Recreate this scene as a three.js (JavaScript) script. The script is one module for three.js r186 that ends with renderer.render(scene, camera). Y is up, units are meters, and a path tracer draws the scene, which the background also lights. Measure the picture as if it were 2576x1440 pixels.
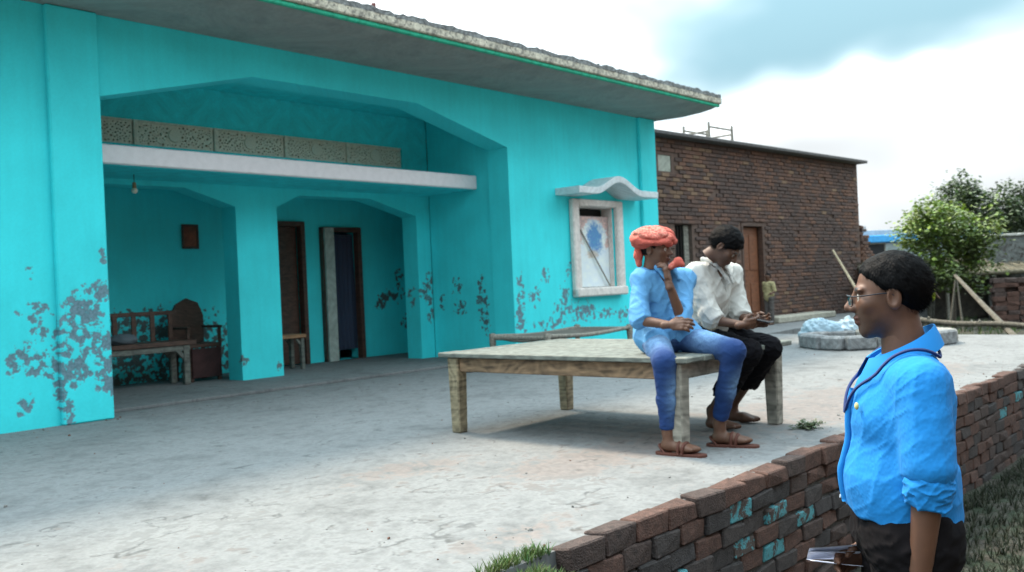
import * as THREE from 'three';
import { mergeGeometries } from 'three/addons/utils/BufferGeometryUtils.js';
import { ConvexGeometry } from 'three/addons/geometries/ConvexGeometry.js';
import { createNoise3D } from 'simplex-noise';

// ------------------------------------------------------------------ camera, sky, sun, exposure
const scene = new THREE.Scene();
const FOCAL = 2338.1, PITCH = -0.0017, ROLL = 0.0444, EYE = 1.05;       // fitted to the photograph (2576 x 1440 frame)
const camera = new THREE.PerspectiveCamera(34.231, 1024 / 572, 0.05, 600);
camera.position.set(0, EYE, 0);
camera.rotation.set(PITCH, 0, -ROLL);
camera.focus = 2.62; camera.userData.fStop = 5.6;
scene.add(camera);
const renderer = new THREE.WebGLRenderer({ antialias: true });
renderer.setSize(1024, 572);
renderer.toneMapping = THREE.LinearToneMapping;
renderer.toneMappingExposure = 4.0;
renderer.shadowMap.enabled = true;
const SUN = new THREE.Vector3(-0.56, 1.25, -0.62).normalize();

function mulberry(a) { return () => { a |= 0; a = a + 0x6D2B79F5 | 0; let t = Math.imul(a ^ a >>> 15, 1 | a); t = t + Math.imul(t ^ t >>> 7, 61 | t) ^ t; return ((t ^ t >>> 14) >>> 0) / 4294967296; }; }
const rng = mulberry(4711);
const R = (a, b) => a + (b - a) * rng();
const n3 = createNoise3D(mulberry(99));
const clamp = (x, a = 0, b = 1) => Math.min(b, Math.max(a, x));
const sst = (a, b, x) => { const t = clamp((x - a) / (b - a)); return t * t * (3 - 2 * t); };
const mix = (a, b, t) => a + (b - a) * t;
function fbm(x, y, z, o = 4) { let s = 0, a = 0.5, f = 1; for (let i = 0; i < o; i++) { s += a * n3(x * f, y * f, z * f); a *= 0.5; f *= 2.03; } return s; }

function makeSky() {
  const W = 1024, Hh = 512, d = new Float32Array(W * Hh * 4);
  for (let j = 0; j < Hh; j++) for (let i = 0; i < W; i++) {
    const el = ((j + 0.5) / Hh - 0.5) * Math.PI, az = ((i + 0.5) / W - 0.5) * 2 * Math.PI;
    const y = Math.sin(el), c = Math.cos(el), x = c * Math.cos(az), z = c * Math.sin(az);
    const up = Math.max(y, 0);
    const sd = clamp(x * SUN.x + y * SUN.y + z * SUN.z, 0, 1);
    const lum = 0.37 * (1 + 3 * up);                  // brighter overhead, as under a thin overcast
    // pale blue air seen through gaps of a thin white veil, and a bank of cloud along the horizon
    const sc = 0.9 / (up + 0.30);
    const n = fbm(x * sc + 36.8, z * sc + 12, 1.7, 5);
    const aa = Math.atan2(x, -z);
    const top = 0.178 + 0.05 * Math.sin((aa - 0.32) * 2.4) + 0.012 * n3(x * 3, z * 3, 4.2) + 0.006 * n3(x * 11, z * 11, 7);
    const bank = 1 - sst(top - 0.02, top + 0.03, y + 0.008 * n3(x * 14, y * 20, z * 14));
    const veil = sst(-0.6, 0.85, n + 0.25 * (sd - 0.5));
    const cl = clamp(Math.max(bank, veil));
    const blue = [0.175, 0.29, 0.34], white = [1.02, 1.08, 1.11];
    const glow = 1 + 0.6 * Math.pow(sd, 5);
    const grey = 1 - bank * (0.50 * sst(-0.015, 0.06, top - y) * sst(-0.2, 0.09, y) + 0.18 * fbm(x * 4, y * 9, z * 4, 3));
    const k = (j * W + i) * 4;
    for (let q = 0; q < 3; q++) d[k + q] = lum * glow * mix(blue[q], white[q] * grey, cl);
    if (y < 0) { const g = sst(0, -0.05, y); for (let q = 0; q < 3; q++) d[k + q] = mix(d[k + q], [0.30, 0.29, 0.26][q], g); }
    d[k + 3] = 1;
  }
  const t = new THREE.DataTexture(d, W, Hh, THREE.RGBAFormat, THREE.FloatType);
  t.mapping = THREE.EquirectangularReflectionMapping; t.magFilter = t.minFilter = THREE.LinearFilter;
  t.wrapS = THREE.RepeatWrapping; t.needsUpdate = true;
  return t;
}
scene.background = makeSky();
scene.environment = scene.background;
const sun = new THREE.DirectionalLight(0xffe9cc, 1.5);
sun.position.copy(SUN).multiplyScalar(40).add(new THREE.Vector3(3, 0, -9));
sun.target.position.set(3, 0, -9);
sun.castShadow = true; sun.shadow.radius = 20; sun.shadow.mapSize.set(2048, 2048);
Object.assign(sun.shadow.camera, { left: -20, right: 20, top: 20, bottom: -20, near: 1, far: 90 });
scene.add(sun, sun.target);

// ------------------------------------------------------------------ helpers
// a pixel of the 2576 x 1440 frame to a world point at a given depth / on a level
function ray(u, v) {
  const xr = (u - 1288) / FOCAL, yr = (720 - v) / FOCAL, cr = Math.cos(ROLL), sr = Math.sin(ROLL);
  const x = cr * xr + sr * yr, yc = -sr * xr + cr * yr;
  return new THREE.Vector3(x, Math.sin(PITCH) + Math.cos(PITCH) * yc, -(Math.cos(PITCH) - Math.sin(PITCH) * yc));
}
const px = (u, v, D) => ray(u, v).multiplyScalar(D).add(camera.position);
const onLevel = (u, v, y = 0) => { const d = ray(u, v); return d.multiplyScalar((y - EYE) / d.y).add(camera.position); };
// house frame: s along the facade, n into the house
const TH = 0.8529, HX = -3.6686, HZ = -8.3995, cT = Math.cos(TH), sT = Math.sin(TH);
const hw = (s, y, n) => new THREE.Vector3(HX + s * cT - n * sT, y, HZ - s * sT - n * cT);
const toHouse = (x, z) => { const dx = x - HX, dz = z - HZ; return [dx * cT - dz * sT, -dx * sT - dz * cT]; };

const used = {};
function numbered(n) { if (!(n in used)) { used[n] = 0; return n; } used[n]++; return n + '_' + String(used[n]).padStart(3, '0'); }
function mk(name, geo, mat, parent) {
  const m = new THREE.Mesh(geo, mat); m.castShadow = m.receiveShadow = true;
  if (parent) { m.name = name; parent.add(m); } else { m.name = numbered(name); scene.add(m); }
  return m;
}
function tag(o, label, category, group, kind) {
  if (label) o.userData.label = label; if (category) o.userData.category = category;
  if (group) o.userData.group = group; if (kind) o.userData.kind = kind; return o;
}
function thing(name, label, category, pos = [0, 0, 0], turn = 0, group) {
  const g = new THREE.Group(); g.name = numbered(name); g.position.set(...(pos.isVector3 ? [pos.x, pos.y, pos.z] : pos)); g.rotation.y = turn; scene.add(g);
  return tag(g, label, category, group);
}
function metricUV(g, k = 1, off = 0) {             // box projection, uv in metres
  if (g.index) g = g.toNonIndexed();
  if (!g.attributes.normal) g.computeVertexNormals();
  const p = g.attributes.position, nn = g.attributes.normal, uv = new Float32Array(p.count * 2);
  for (let i = 0; i < p.count; i++) {
    const ax = Math.abs(nn.getX(i)), ay = Math.abs(nn.getY(i)), az = Math.abs(nn.getZ(i));
    const X = p.getX(i), Y = p.getY(i), Z = p.getZ(i);
    let a, b; if (az >= ax && az >= ay) { a = X; b = Y; } else if (ax >= ay) { a = Z; b = Y; } else { a = X; b = Z; }
    uv[2 * i] = a * k + off; uv[2 * i + 1] = b * k + off * 0.37;
  }
  g.setAttribute('uv', new THREE.BufferAttribute(uv, 2)); return g;
}
function chamfer(w, h, d, b = 0.006, jit = 0) {    // chamfered box, 44 triangles
  b = Math.min(b, w * 0.3, h * 0.3, d * 0.3); const pts = [];
  for (const x of [-1, 1]) for (const y of [-1, 1]) for (const z of [-1, 1]) {
    const X = x * w / 2, Y = y * h / 2, Z = z * d / 2, j = () => jit ? R(-jit, jit) : 0, jx = j(), jy = j(), jz = j();
    pts.push(new THREE.Vector3(X - x * b + jx, Y - y * b + jy, Z + jz), new THREE.Vector3(X - x * b + jx, Y + jy, Z - z * b + jz), new THREE.Vector3(X + jx, Y - y * b + jy, Z - z * b + jz));
  }
  return new ConvexGeometry(pts);
}
function box(w, h, d, x = 0, y = 0, z = 0, b = 0.006, rx = 0, ry = 0, rz = 0) {
  const g = metricUV(chamfer(w, h, d, b), 1, R(0, 3));
  if (rx || ry || rz) g.applyMatrix4(new THREE.Matrix4().makeRotationFromEuler(new THREE.Euler(rx, ry, rz)));
  return g.translate(x, y, z);
}
function tube(pts, r, seg = 8, rEnd = r, n = 0) {  // tapered tube through points, closed ends
  const c = new THREE.CatmullRomCurve3(pts.map(p => p.isVector3 ? p : new THREE.Vector3(...p)));
  const L = n || Math.max(2, pts.length * 5), fr = c.computeFrenetFrames(L, false), P = [], I = [], U = [];
  for (let i = 0; i <= L; i++) {
    const p = c.getPointAt(i / L), rad = mix(r, rEnd, i / L);
    for (let k = 0; k <= seg; k++) { const a = k / seg * 2 * Math.PI, q = p.clone().addScaledVector(fr.normals[i], Math.cos(a) * rad).addScaledVector(fr.binormals[i], Math.sin(a) * rad); P.push(q.x, q.y, q.z); U.push(k / seg * 0.3, i / L * 3); }
  }
  for (let i = 0; i < L; i++) for (let k = 0; k < seg; k++) { const a = i * (seg + 1) + k, b = a + seg + 1; I.push(a, b, a + 1, b, b + 1, a + 1); }
  for (const e of [0, L]) { const p = c.getPointAt(e / L), o = P.length / 3; P.push(p.x, p.y, p.z); U.push(0, 0); for (let k = 0; k < seg; k++) { const a = e * (seg + 1) + k; e ? I.push(o, a, a + 1) : I.push(o, a + 1, a); } }
  const g = new THREE.BufferGeometry(); g.setAttribute('position', new THREE.Float32BufferAttribute(P, 3)); g.setAttribute('uv', new THREE.Float32BufferAttribute(U, 2)); g.setIndex(I); g.computeVertexNormals(); return g;
}
function merge(list) { return mergeGeometries(list.map(g => { g = g.index ? g.toNonIndexed() : g; for (const k of Object.keys(g.attributes)) if (!['position', 'normal', 'uv', 'color'].includes(k)) g.deleteAttribute(k); return g; })); }
function extrude(shape, depth, o = {}) { return new THREE.ExtrudeGeometry(shape, { depth, bevelEnabled: false, curveSegments: 10, ...o }); }
function poly(pts) { const s = new THREE.Shape(); pts.forEach(([a, b], i) => i ? s.lineTo(a, b) : s.moveTo(a, b)); s.closePath(); return s; }
function hole(pts) { const s = new THREE.Path(); pts.forEach(([a, b], i) => i ? s.lineTo(a, b) : s.moveTo(a, b)); s.closePath(); return s; }

const enc = v => { v = clamp(v); return Math.round(255 * (v <= 0.0031308 ? v * 12.92 : 1.055 * Math.pow(v, 1 / 2.4) - 0.055)); };
function tex(W, Hh, fn, linear = false) {          // fn(i, j) -> [r, g, b] linear values; row 0 is v = 0
  const d = new Uint8Array(W * Hh * 4);
  for (let j = 0; j < Hh; j++) for (let i = 0; i < W; i++) { const c = fn(i, j), k = (j * W + i) * 4; for (let q = 0; q < 3; q++) d[k + q] = linear ? Math.round(255 * clamp(c[q])) : enc(c[q]); d[k + 3] = 255; }
  const t = new THREE.DataTexture(d, W, Hh, THREE.RGBAFormat); t.colorSpace = linear ? THREE.NoColorSpace : THREE.SRGBColorSpace;
  t.wrapS = t.wrapT = THREE.RepeatWrapping; t.magFilter = THREE.LinearFilter; t.minFilter = THREE.LinearMipmapLinearFilter; t.generateMipmaps = true; t.needsUpdate = true; return t;
}
const TAU = Math.PI * 2;
function tile(u, v, f, seed, o = 4) {              // noise that repeats over u, v in 0..1
  const r = f / TAU; let s = 0, a = 0.5, m = 1;
  for (let i = 0; i < o; i++) { s += a * n3(Math.cos(u * TAU) * r * m + seed, Math.sin(u * TAU) * r * m + Math.cos(v * TAU) * r * m, Math.sin(v * TAU) * r * m - seed); a *= 0.5; m *= 2; }
  return s;
}
function surfaceTex(base, amp, f, seed, S = 256, spots = null) {
  return tex(S, S, (i, j) => { const u = i / S, v = j / S, n = tile(u, v, f, seed), m = tile(u, v, f * 6, seed + 9, 3); const k = 1 + amp * (n * 1.2 + m * 0.8); let c = base.map(b => b * k); if (spots) { const t = sst(spots.lo, spots.hi, tile(u, v, spots.f, seed + 20)); c = c.map((x, q) => mix(x, spots.c[q], t)); } return c; });
}
function bumpTex(f, seed, S = 384, o = 5) { return tex(S, S, (i, j) => { const n = 0.5 + 0.6 * tile(i / S, j / S, f, seed, o); return [n, n, n]; }, true); }
function rep(t, k) { const c = t.clone(); c.repeat.set(k, k); c.needsUpdate = true; return c; }
const std = (o) => new THREE.MeshStandardMaterial({ roughness: 0.9, metalness: 0, ...o });
const flat = (r, g, b, rough = 0.9, o = {}) => { const m = std({ roughness: rough, ...o }); m.color.setRGB(r, g, b); return m; };
const bumpFine = bumpTex(24, 3), bumpCoarse = bumpTex(8, 5);

// ------------------------------------------------------------------ materials
const concreteTex = surfaceTex([0.30, 0.31, 0.29], 0.5, 6, 2, 512, { lo: 0.1, hi: 0.5, f: 9, c: [0.14, 0.15, 0.14] });
const M = {};
M.concrete = std({ map: rep(concreteTex, 0.8), bumpMap: rep(bumpFine, 2), bumpScale: 0.004 });
M.soffit = std({ map: surfaceTex([0.29, 0.31, 0.295], 0.14, 4, 12, 512, { lo: 0.1, hi: 0.9, f: 3, c: [0.2, 0.215, 0.21] }), bumpMap: bumpFine, bumpScale: 0.003 });
M.fasciaPale = std({ map: surfaceTex([0.50, 0.47, 0.38], 0.5, 10, 14, 512, { lo: 0.05, hi: 0.4, f: 14, c: [0.22, 0.21, 0.18] }), bumpMap: bumpFine, bumpScale: 0.004 });
M.fasciaTop = std({ map: surfaceTex([0.17, 0.18, 0.18], 0.7, 14, 15), bumpMap: bumpFine, bumpScale: 0.008 });
M.greenEdge = std({ map: surfaceTex([0.03, 0.42, 0.26], 0.35, 12, 16) });
M.white = std({ map: surfaceTex([0.87, 0.84, 0.87], 0.06, 8, 17), roughness: 0.7 });
M.cream = std({ map: surfaceTex([0.70, 0.65, 0.61], 0.2, 10, 18) });
M.jaali = std({ map: surfaceTex([0.76, 0.73, 0.60], 0.2, 14, 19) });
function woodTex(base, seed, dark = 0.5) { const S = 384; return tex(S, S, (i, j) => { const u = i / S, v = j / S; const g = tile(u, v * 0.999, 3, seed, 3), ring = Math.sin((v * 60 + g * 14)); const f = 1 + dark * (0.25 * ring + 0.9 * tile(u * 0.15, v, 30, seed + 3, 3) + 0.5 * tile(u, v, 8, seed + 5)); return base.map(b => b * Math.max(0.2, f)); }); }
M.woodPale = std({ map: woodTex([0.13, 0.143, 0.126], 31, 0.6), roughness: 0.75, bumpMap: bumpFine, bumpScale: 0.002 });
M.woodMid = std({ map: woodTex([0.19, 0.125, 0.075], 33, 0.8), roughness: 0.8, bumpMap: bumpFine, bumpScale: 0.003 });
M.woodLeg = std({ map: woodTex([0.23, 0.19, 0.12], 35, 0.7), roughness: 0.8, bumpMap: bumpFine, bumpScale: 0.003 });
M.woodDark = std({ map: woodTex([0.075, 0.04, 0.028], 37, 0.6), roughness: 0.6 });
M.door = std({ map: woodTex([0.17, 0.062, 0.028], 39, 0.4), roughness: 0.6 });
M.bamboo = std({ map: surfaceTex([0.36, 0.30, 0.20], 0.3, 9, 41) });
M.greyWood = std({ map: woodTex([0.21, 0.20, 0.17], 43, 0.6) });
M.black = flat(0.012, 0.012, 0.014, 0.8);
M.metalDark = flat(0.06, 0.055, 0.05, 0.5, { metalness: 0.6 });
M.poleWood = std({ map: woodTex([0.10, 0.09, 0.07], 45, 0.6) });
M.rope = flat(0.16, 0.15, 0.13);

// turquoise limewash with flaked patches (the bare plaster shows grey-brown), one map per painted wall
const blobsFront = [[-0.62, 0.98, .14, .10], [-0.5, 0.82, .16, .06], [-0.72, 0.6, .22, .14], [-0.5, 0.55, .2, .10], [-0.08, 1.16, .16, .09], [-0.2, 1.0, .1, .10], [-0.22, 0.72, .14, .26], [-0.34, 1.0, .07, .14], [-0.3, 0.5, .2, .12], [-0.05, 0.72, .07, .14], [-0.02, 0.35, .12, .16], [-0.42, 0.25, .08, .32], [-0.15, 0.5, .22, .05], [-0.65, 1.35, .04, .07], [-0.05, 1.45, .04, .1], [-0.75, 0.2, .1, .1],
  [5.75, 1.0, .09, .22], [5.72, 0.6, .1, .2], [6.05, 0.88, .12, .18], [6.3, 1.18, .1, .14], [6.55, 0.62, .16, .14], [6.72, 0.86, .12, .2], [7.05, 0.6, .22, .16], [7.35, 0.62, .12, .14], [7.7, 0.55, .2, .1], [8.2, 0.5, .2, .12], [6.2, 0.45, .4, .08], [8.6, 0.7, .1, .2], [6.86, 1.25, .08, .1]];
const blobsInner = [[5.65, 1.2, .16, .16], [5.5, 1.0, .2, .1], [5.6, 0.72, .1, .2], [5.2, 0.9, .06, .2], [2.4, 0.25, .08, .1], [2.9, 0.16, .06, .06], [6.0, 0.9, .12, .16]];
const blobsSide = [[0.25, 0.95, .06, .2], [0.2, 1.2, .06, .12], [0.62, 0.88, .1, .3], [0.55, 0.6, .08, .2], [1.05, 0.75, .14, .1], [1.1, 1.05, .12, .13], [1.4, 0.8, .08, .14], [0.15, 0.6, .08, .2]];
const blobsBack = [[6.1, 1.25, .1, .12], [5.95, 0.95, .3, .12], [5.7, 0.85, .12, .1], [6.2, 0.55, .1, .12], [0.5, 0.4, 1.2, .42], [1.6, 0.4, 1.0, .44], [2.4, 0.38, .6, .44], [3.6, 0.3, .4, .2]];
function wallTex(s0, s1, y1, blobs, paint, bare, W = 1536, seed = 0, dens = 1) {
  const Hh = Math.round(W * y1 / (s1 - s0)), ht = new Float32Array(W * Hh);
  const map = tex(W, Hh, (i, j) => {
    const s = s0 + (i + .5) / W * (s1 - s0), y = (j + .5) / Hh * y1;
    let w = 0; for (const b of blobs) { const e = ((s - b[0]) / b[2]) ** 2 + ((y - b[1]) / b[3]) ** 2; if (e < 6) w += Math.exp(-e * 0.9); }
    const n = fbm(s * 9 + seed, y * 9, 2.2, 4), n2 = fbm(s * 30, y * 30, 5 + seed, 2);
    const m = 0.92 * sst(0.38, 0.55, Math.min(w, 0.9) * 0.55 * dens + (n * 0.85 + n2 * 0.3) * Math.min(1, w * 2.2));
    const thin = sst(0.30, 0.46, Math.min(w, 0.9) * 0.55 * dens + n * 0.8 * Math.min(1, w * 2.2)) * 0.22;
    const wash = 1 + 0.14 * fbm(s * 0.9, y * 0.9, seed + 3, 4) + 0.05 * fbm(s * 9, y * 0.9 + fbm(s, y, 4, 2), seed + 6, 3) + 0.05 * n2;
    const c = [0, 1, 2].map(q => mix(mix(paint[q] * wash, paint[q] * 0.7 + 0.12, thin), bare[q] * (1 + 0.7 * n2 + 0.4 * n), m));
    ht[j * W + i] = 0.6 - 0.4 * m + 0.12 * n2; return c;
  });
  const bump = tex(W >> 1, Hh >> 1, (i, j) => { const v = ht[Math.min(Hh - 1, j * 2) * W + i * 2]; return [v, v, v]; }, true);
  return std({ map, bumpMap: bump, bumpScale: 0.008, roughness: 0.85 });
}
function wallUV(g, s0, s1, y1, along) {            // u from the wall coordinate, v from height
  if (g.index) g = g.toNonIndexed(); const p = g.attributes.position, uv = new Float32Array(p.count * 2);
  for (let i = 0; i < p.count; i++) { uv[2 * i] = (along(p.getX(i), p.getY(i), p.getZ(i)) - s0) / (s1 - s0); uv[2 * i + 1] = p.getY(i) / y1; }
  g.setAttribute('uv', new THREE.BufferAttribute(uv, 2)); return g;
}
const PAINT = [0.045, 0.76, 0.82], PAINT_IN = PAINT, BARE = [0.115, 0.165, 0.205];
M.front = wallTex(-2.2, 9.8, 4, blobsFront, PAINT, BARE, 2048, 1);
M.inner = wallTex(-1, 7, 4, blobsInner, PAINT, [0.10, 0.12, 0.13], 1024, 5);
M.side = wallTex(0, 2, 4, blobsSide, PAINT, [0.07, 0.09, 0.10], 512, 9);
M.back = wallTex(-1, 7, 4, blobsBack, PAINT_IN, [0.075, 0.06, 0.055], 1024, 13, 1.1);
M.plain = std({ map: surfaceTex(PAINT, 0.1, 5, 51), roughness: 0.85 });
M.plainIn = std({ map: surfaceTex(PAINT_IN, 0.15, 5, 52), roughness: 0.85 });

// ------------------------------------------------------------------ the setting: ground, platform
function groundY(x, z) {
  const [s, n] = toHouse(x, z);
  let y = mix(-0.80, -0.30, sst(8.5, 15, s));
  y = mix(y, -0.68, sst(1.6, 0.5, Math.hypot(x - 1.15, z + 2.7)) );                 // trodden rise where the man stands
  const bank = sst(-1.05, -1.25, s) * sst(-6.9, -6.1, n); y = mix(y, -0.04, bank);
  y += 0.025 * n3(x * 0.7, z * 0.7, 3) + 0.012 * n3(x * 2.5, z * 2.5, 8);
  if (n > -6.0 && s < 10.9) y = Math.min(y, -0.12);
  return y;
}
{
  const N = 220, P = [], U = [], I = [], f = t => { const a = t * 2 - 1; return Math.sign(a) * (14 * Math.abs(a) + 230 * Math.pow(Math.abs(a), 4)); };
  for (let j = 0; j <= N; j++) for (let i = 0; i <= N; i++) { const x = 3 + f(i / N), z = -8 + f(j / N); P.push(x, groundY(x, z), z); U.push(x, z); }
  for (let j = 0; j < N; j++) for (let i = 0; i < N; i++) { const a = j * (N + 1) + i, b = a + N + 1; I.push(a, b, a + 1, b, b + 1, a + 1); }
  const g = new THREE.BufferGeometry(); g.setAttribute('position', new THREE.Float32BufferAttribute(P, 3)); g.setAttribute('uv', new THREE.Float32BufferAttribute(U, 2)); g.setIndex(I); g.computeVertexNormals();
  M.soil = std({ map: rep(surfaceTex([0.034, 0.031, 0.022], 0.5, 6, 61, 512, { lo: -0.05, hi: 0.35, f: 9, c: [0.014, 0.024, 0.010] }), 0.3), bumpMap: rep(bumpCoarse, 1), bumpScale: 0.03, roughness: 1 });
  tag(mk('ground', g, M.soil), 'lower grassy earth around the raised yard', 'ground', null, 'structure');
}
// worn cement yard: pale lime skim, grey scuffs, brick showing through in pinkish patches
{
  const s0 = -3.4, s1 = 11.0, n0 = -6.0, n1 = 0.6, W = 2048, Hh = 960, ht = new Float32Array(W * Hh);
  const pink = [[1.2, -5.0, 1.3, .5], [3.2, -5.2, 1.2, .55], [0.2, -5.0, .5, .25], [2.9, -5.7, .9, .25], [-0.3, -4.2, .5, .3], [-1.0, -5.7, .5, .15], [5.6, -5.2, 1.6, .5], [-2.4, -5.0, .5, .4]];
  const map = tex(W, Hh, (i, j) => {
    const s = s0 + (i + .5) / W * (s1 - s0), n = n0 + (j + .5) / Hh * (n1 - n0);
    const a = fbm(s * 0.9, n * 0.9, 11, 4), b = fbm(s * 4, n * 4, 12, 4), c = fbm(s * 16, n * 16, 13, 3), g = n3(s * 60, n * 60, 3);
    let k = 0.170 * (1 + 0.30 * a + 0.34 * b + 0.24 * c + 0.12 * g);
    let col = [k * 0.955, k * 1.0, k * 1.01];
    let pw = 0; for (const q of pink) { const e = ((s - q[0]) / q[2]) ** 2 + ((n - q[1]) / q[3]) ** 2; if (e < 5) pw += Math.exp(-e); }
    const pm = sst(0.30, 0.62, pw * 0.6 + b * 0.6 + c * 0.4) * 0.5; col = col.map((x, q) => mix(x, [0.16, 0.122, 0.106][q] * (1 + 0.5 * c), pm));
    const dk = sst(0.22, 0.5, b * 0.8 + c * 0.6 + a * 0.5) * 0.5; col = col.map((x, q) => mix(x, [0.088, 0.092, 0.092][q], dk));
    const cr = sst(0.030, 0.010, Math.abs(fbm(s * 1.4 + 0.25 * b, n * 1.4, 21, 3))) * sst(0.0, 0.4, a + b); col = col.map(x => x * (1 - 0.45 * cr));
    ht[j * W + i] = 0.5 + 0.3 * b + 0.25 * c - 0.3 * cr; return col;
  });
  const bump = tex(W >> 1, Hh >> 1, (i, j) => { const v = ht[j * 2 * W + i * 2]; return [v, v, v]; }, true);
  map.wrapS = map.wrapT = bump.wrapS = bump.wrapT = THREE.MirroredRepeatWrapping;
  M.yard = std({ map, bumpMap: bump, bumpScale: 0.018, roughness: 0.95 });
  const outline = [[-14, -5.99], [10.95, -5.99], [11.05, -1.0], [13, -0.9], [40, -0.9], [40, 26], [-14, 26]];      // s, n
  const g = extrude(poly(outline), 0.35).rotateX(-Math.PI / 2).translate(0, -0.35, 0);
  const p = g.attributes.position, uv = new Float32Array(p.count * 2);
  for (let i = 0; i < p.count; i++) { uv[2 * i] = (p.getX(i) - s0) / (s1 - s0); uv[2 * i + 1] = (-p.getZ(i) - n0) / (n1 - n0); }
  g.setAttribute('uv', new THREE.BufferAttribute(uv, 2)); g.computeVertexNormals();
  const yard = mk('pavement', g, M.yard); yard.position.set(HX, 0, HZ); yard.rotation.y = TH;
  tag(yard, 'raised worn cement yard in front of the turquoise house', 'pavement', null, 'structure');
}

// ------------------------------------------------------------------ brick helpers
function brickTex(base, seed, paint) { const S = 256; return tex(S, S, (i, j) => { const u = i / S, v = j / S, n = tile(u, v, 5, seed), m = tile(u, v, 22, seed + 4, 3); let c = base.map(b => b * (1 + 0.55 * n + 0.5 * m)); if (paint) { const t = sst(-0.02, 0.12, n + 0.45 * m + paint); c = c.map((x, q) => mix(x, [0.07, 0.27, 0.31][q] * (1 + 0.4 * m), t)); } return c; }); }
const brickMats = [[0.078, 0.041, 0.031], [0.056, 0.038, 0.033], [0.046, 0.038, 0.036], [0.085, 0.045, 0.034], [0.038, 0.034, 0.034]].map((c, i) => std({ map: rep(brickTex(c, 70 + i), 3), bumpMap: rep(bumpFine, 4), bumpScale: 0.005, roughness: 0.95 }));
const brickPaint = [0.02, 0.2, -0.1].map((p, i) => std({ map: rep(brickTex([0.07, 0.052, 0.045], 80 + i, p), 3), bumpMap: rep(bumpFine, 4), bumpScale: 0.005, roughness: 0.9 }));
const brickGeos = []; for (let i = 0; i < 8; i++) brickGeos.push(metricUV(chamfer(0.224, 0.085, 0.11, 0.0065, 0.0085), 1, i * 0.31));

// retaining wall of the yard, every brick in view its own piece
{
  const w = thing('retaining_wall', 'low retaining wall of dark weathered bricks with flakes of turquoise paint', 'wall', hw(0, 0, 0), TH);
  mk('mortar', metricUV(new THREE.BoxGeometry(12.0, 0.86, 0.10).translate(4.93, -0.47, 5.985)), std({ map: rep(surfaceTex([0.06, 0.057, 0.052], 0.5, 9, 66), 2), bumpMap: rep(bumpFine, 3), bumpScale: 0.01, roughness: 1 }), w);
  const far = []; const L = 0.238, Hc = 0.096;
  for (let c = 0; c < 9; c++) {
    let s = -1.10 + (c % 2 ? -0.0 : 0), k = 0;
    for (; s < 10.9; k++) {
      const half = k === 0 && c % 2, len = (half ? 0.5 : 1) * (1 + R(-0.05, 0.05)), cs = s + L * len / 2; s += L * len;
      const y = -0.035 - c * Hc + R(-0.006, 0.006), out = R(-0.010, 0.012) + (c === 0 ? 0.004 : 0), g = brickGeos[Math.floor(R(0, 8))];
      const paintP = c > 0 && c < 6 && cs < 2.4 ? Math.exp(-(((cs - 0.0 - (c - 2) * 0.06) / 0.95) ** 2)) * 0.5 : (c === 0 && cs > 0.7 && cs < 1.1 ? 0.6 : 0.02);
      const mat = rng() < paintP ? brickPaint[Math.floor(R(0, 3))] : c === 0 ? brickMats[rng() < 0.75 ? (rng() < 0.5 ? 0 : 3) : 1] : brickMats[Math.floor(R(0, 5))];
      const e = new THREE.Euler(R(-0.03, 0.03), R(-0.04, 0.04), R(-0.03, 0.03));
      if (cs < 6.0) { const b = mk('brick', g, mat, w); b.position.set(cs, y, 6.0 + out); b.scale.set(len * 0.985, c === 0 ? 1.06 : R(0.94, 1.04), 1); b.rotation.copy(e); }
      else if (c < 9) far.push(g.clone().applyMatrix4(new THREE.Matrix4().compose(new THREE.Vector3(cs, y, 6.0 + out), new THREE.Quaternion().setFromEuler(e), new THREE.Vector3(1, 1, 1))));
    }
  }
  const fb = mk('brickwork', merge(far), brickMats[2], w); fb.userData.kind = 'stuff';
}

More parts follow.
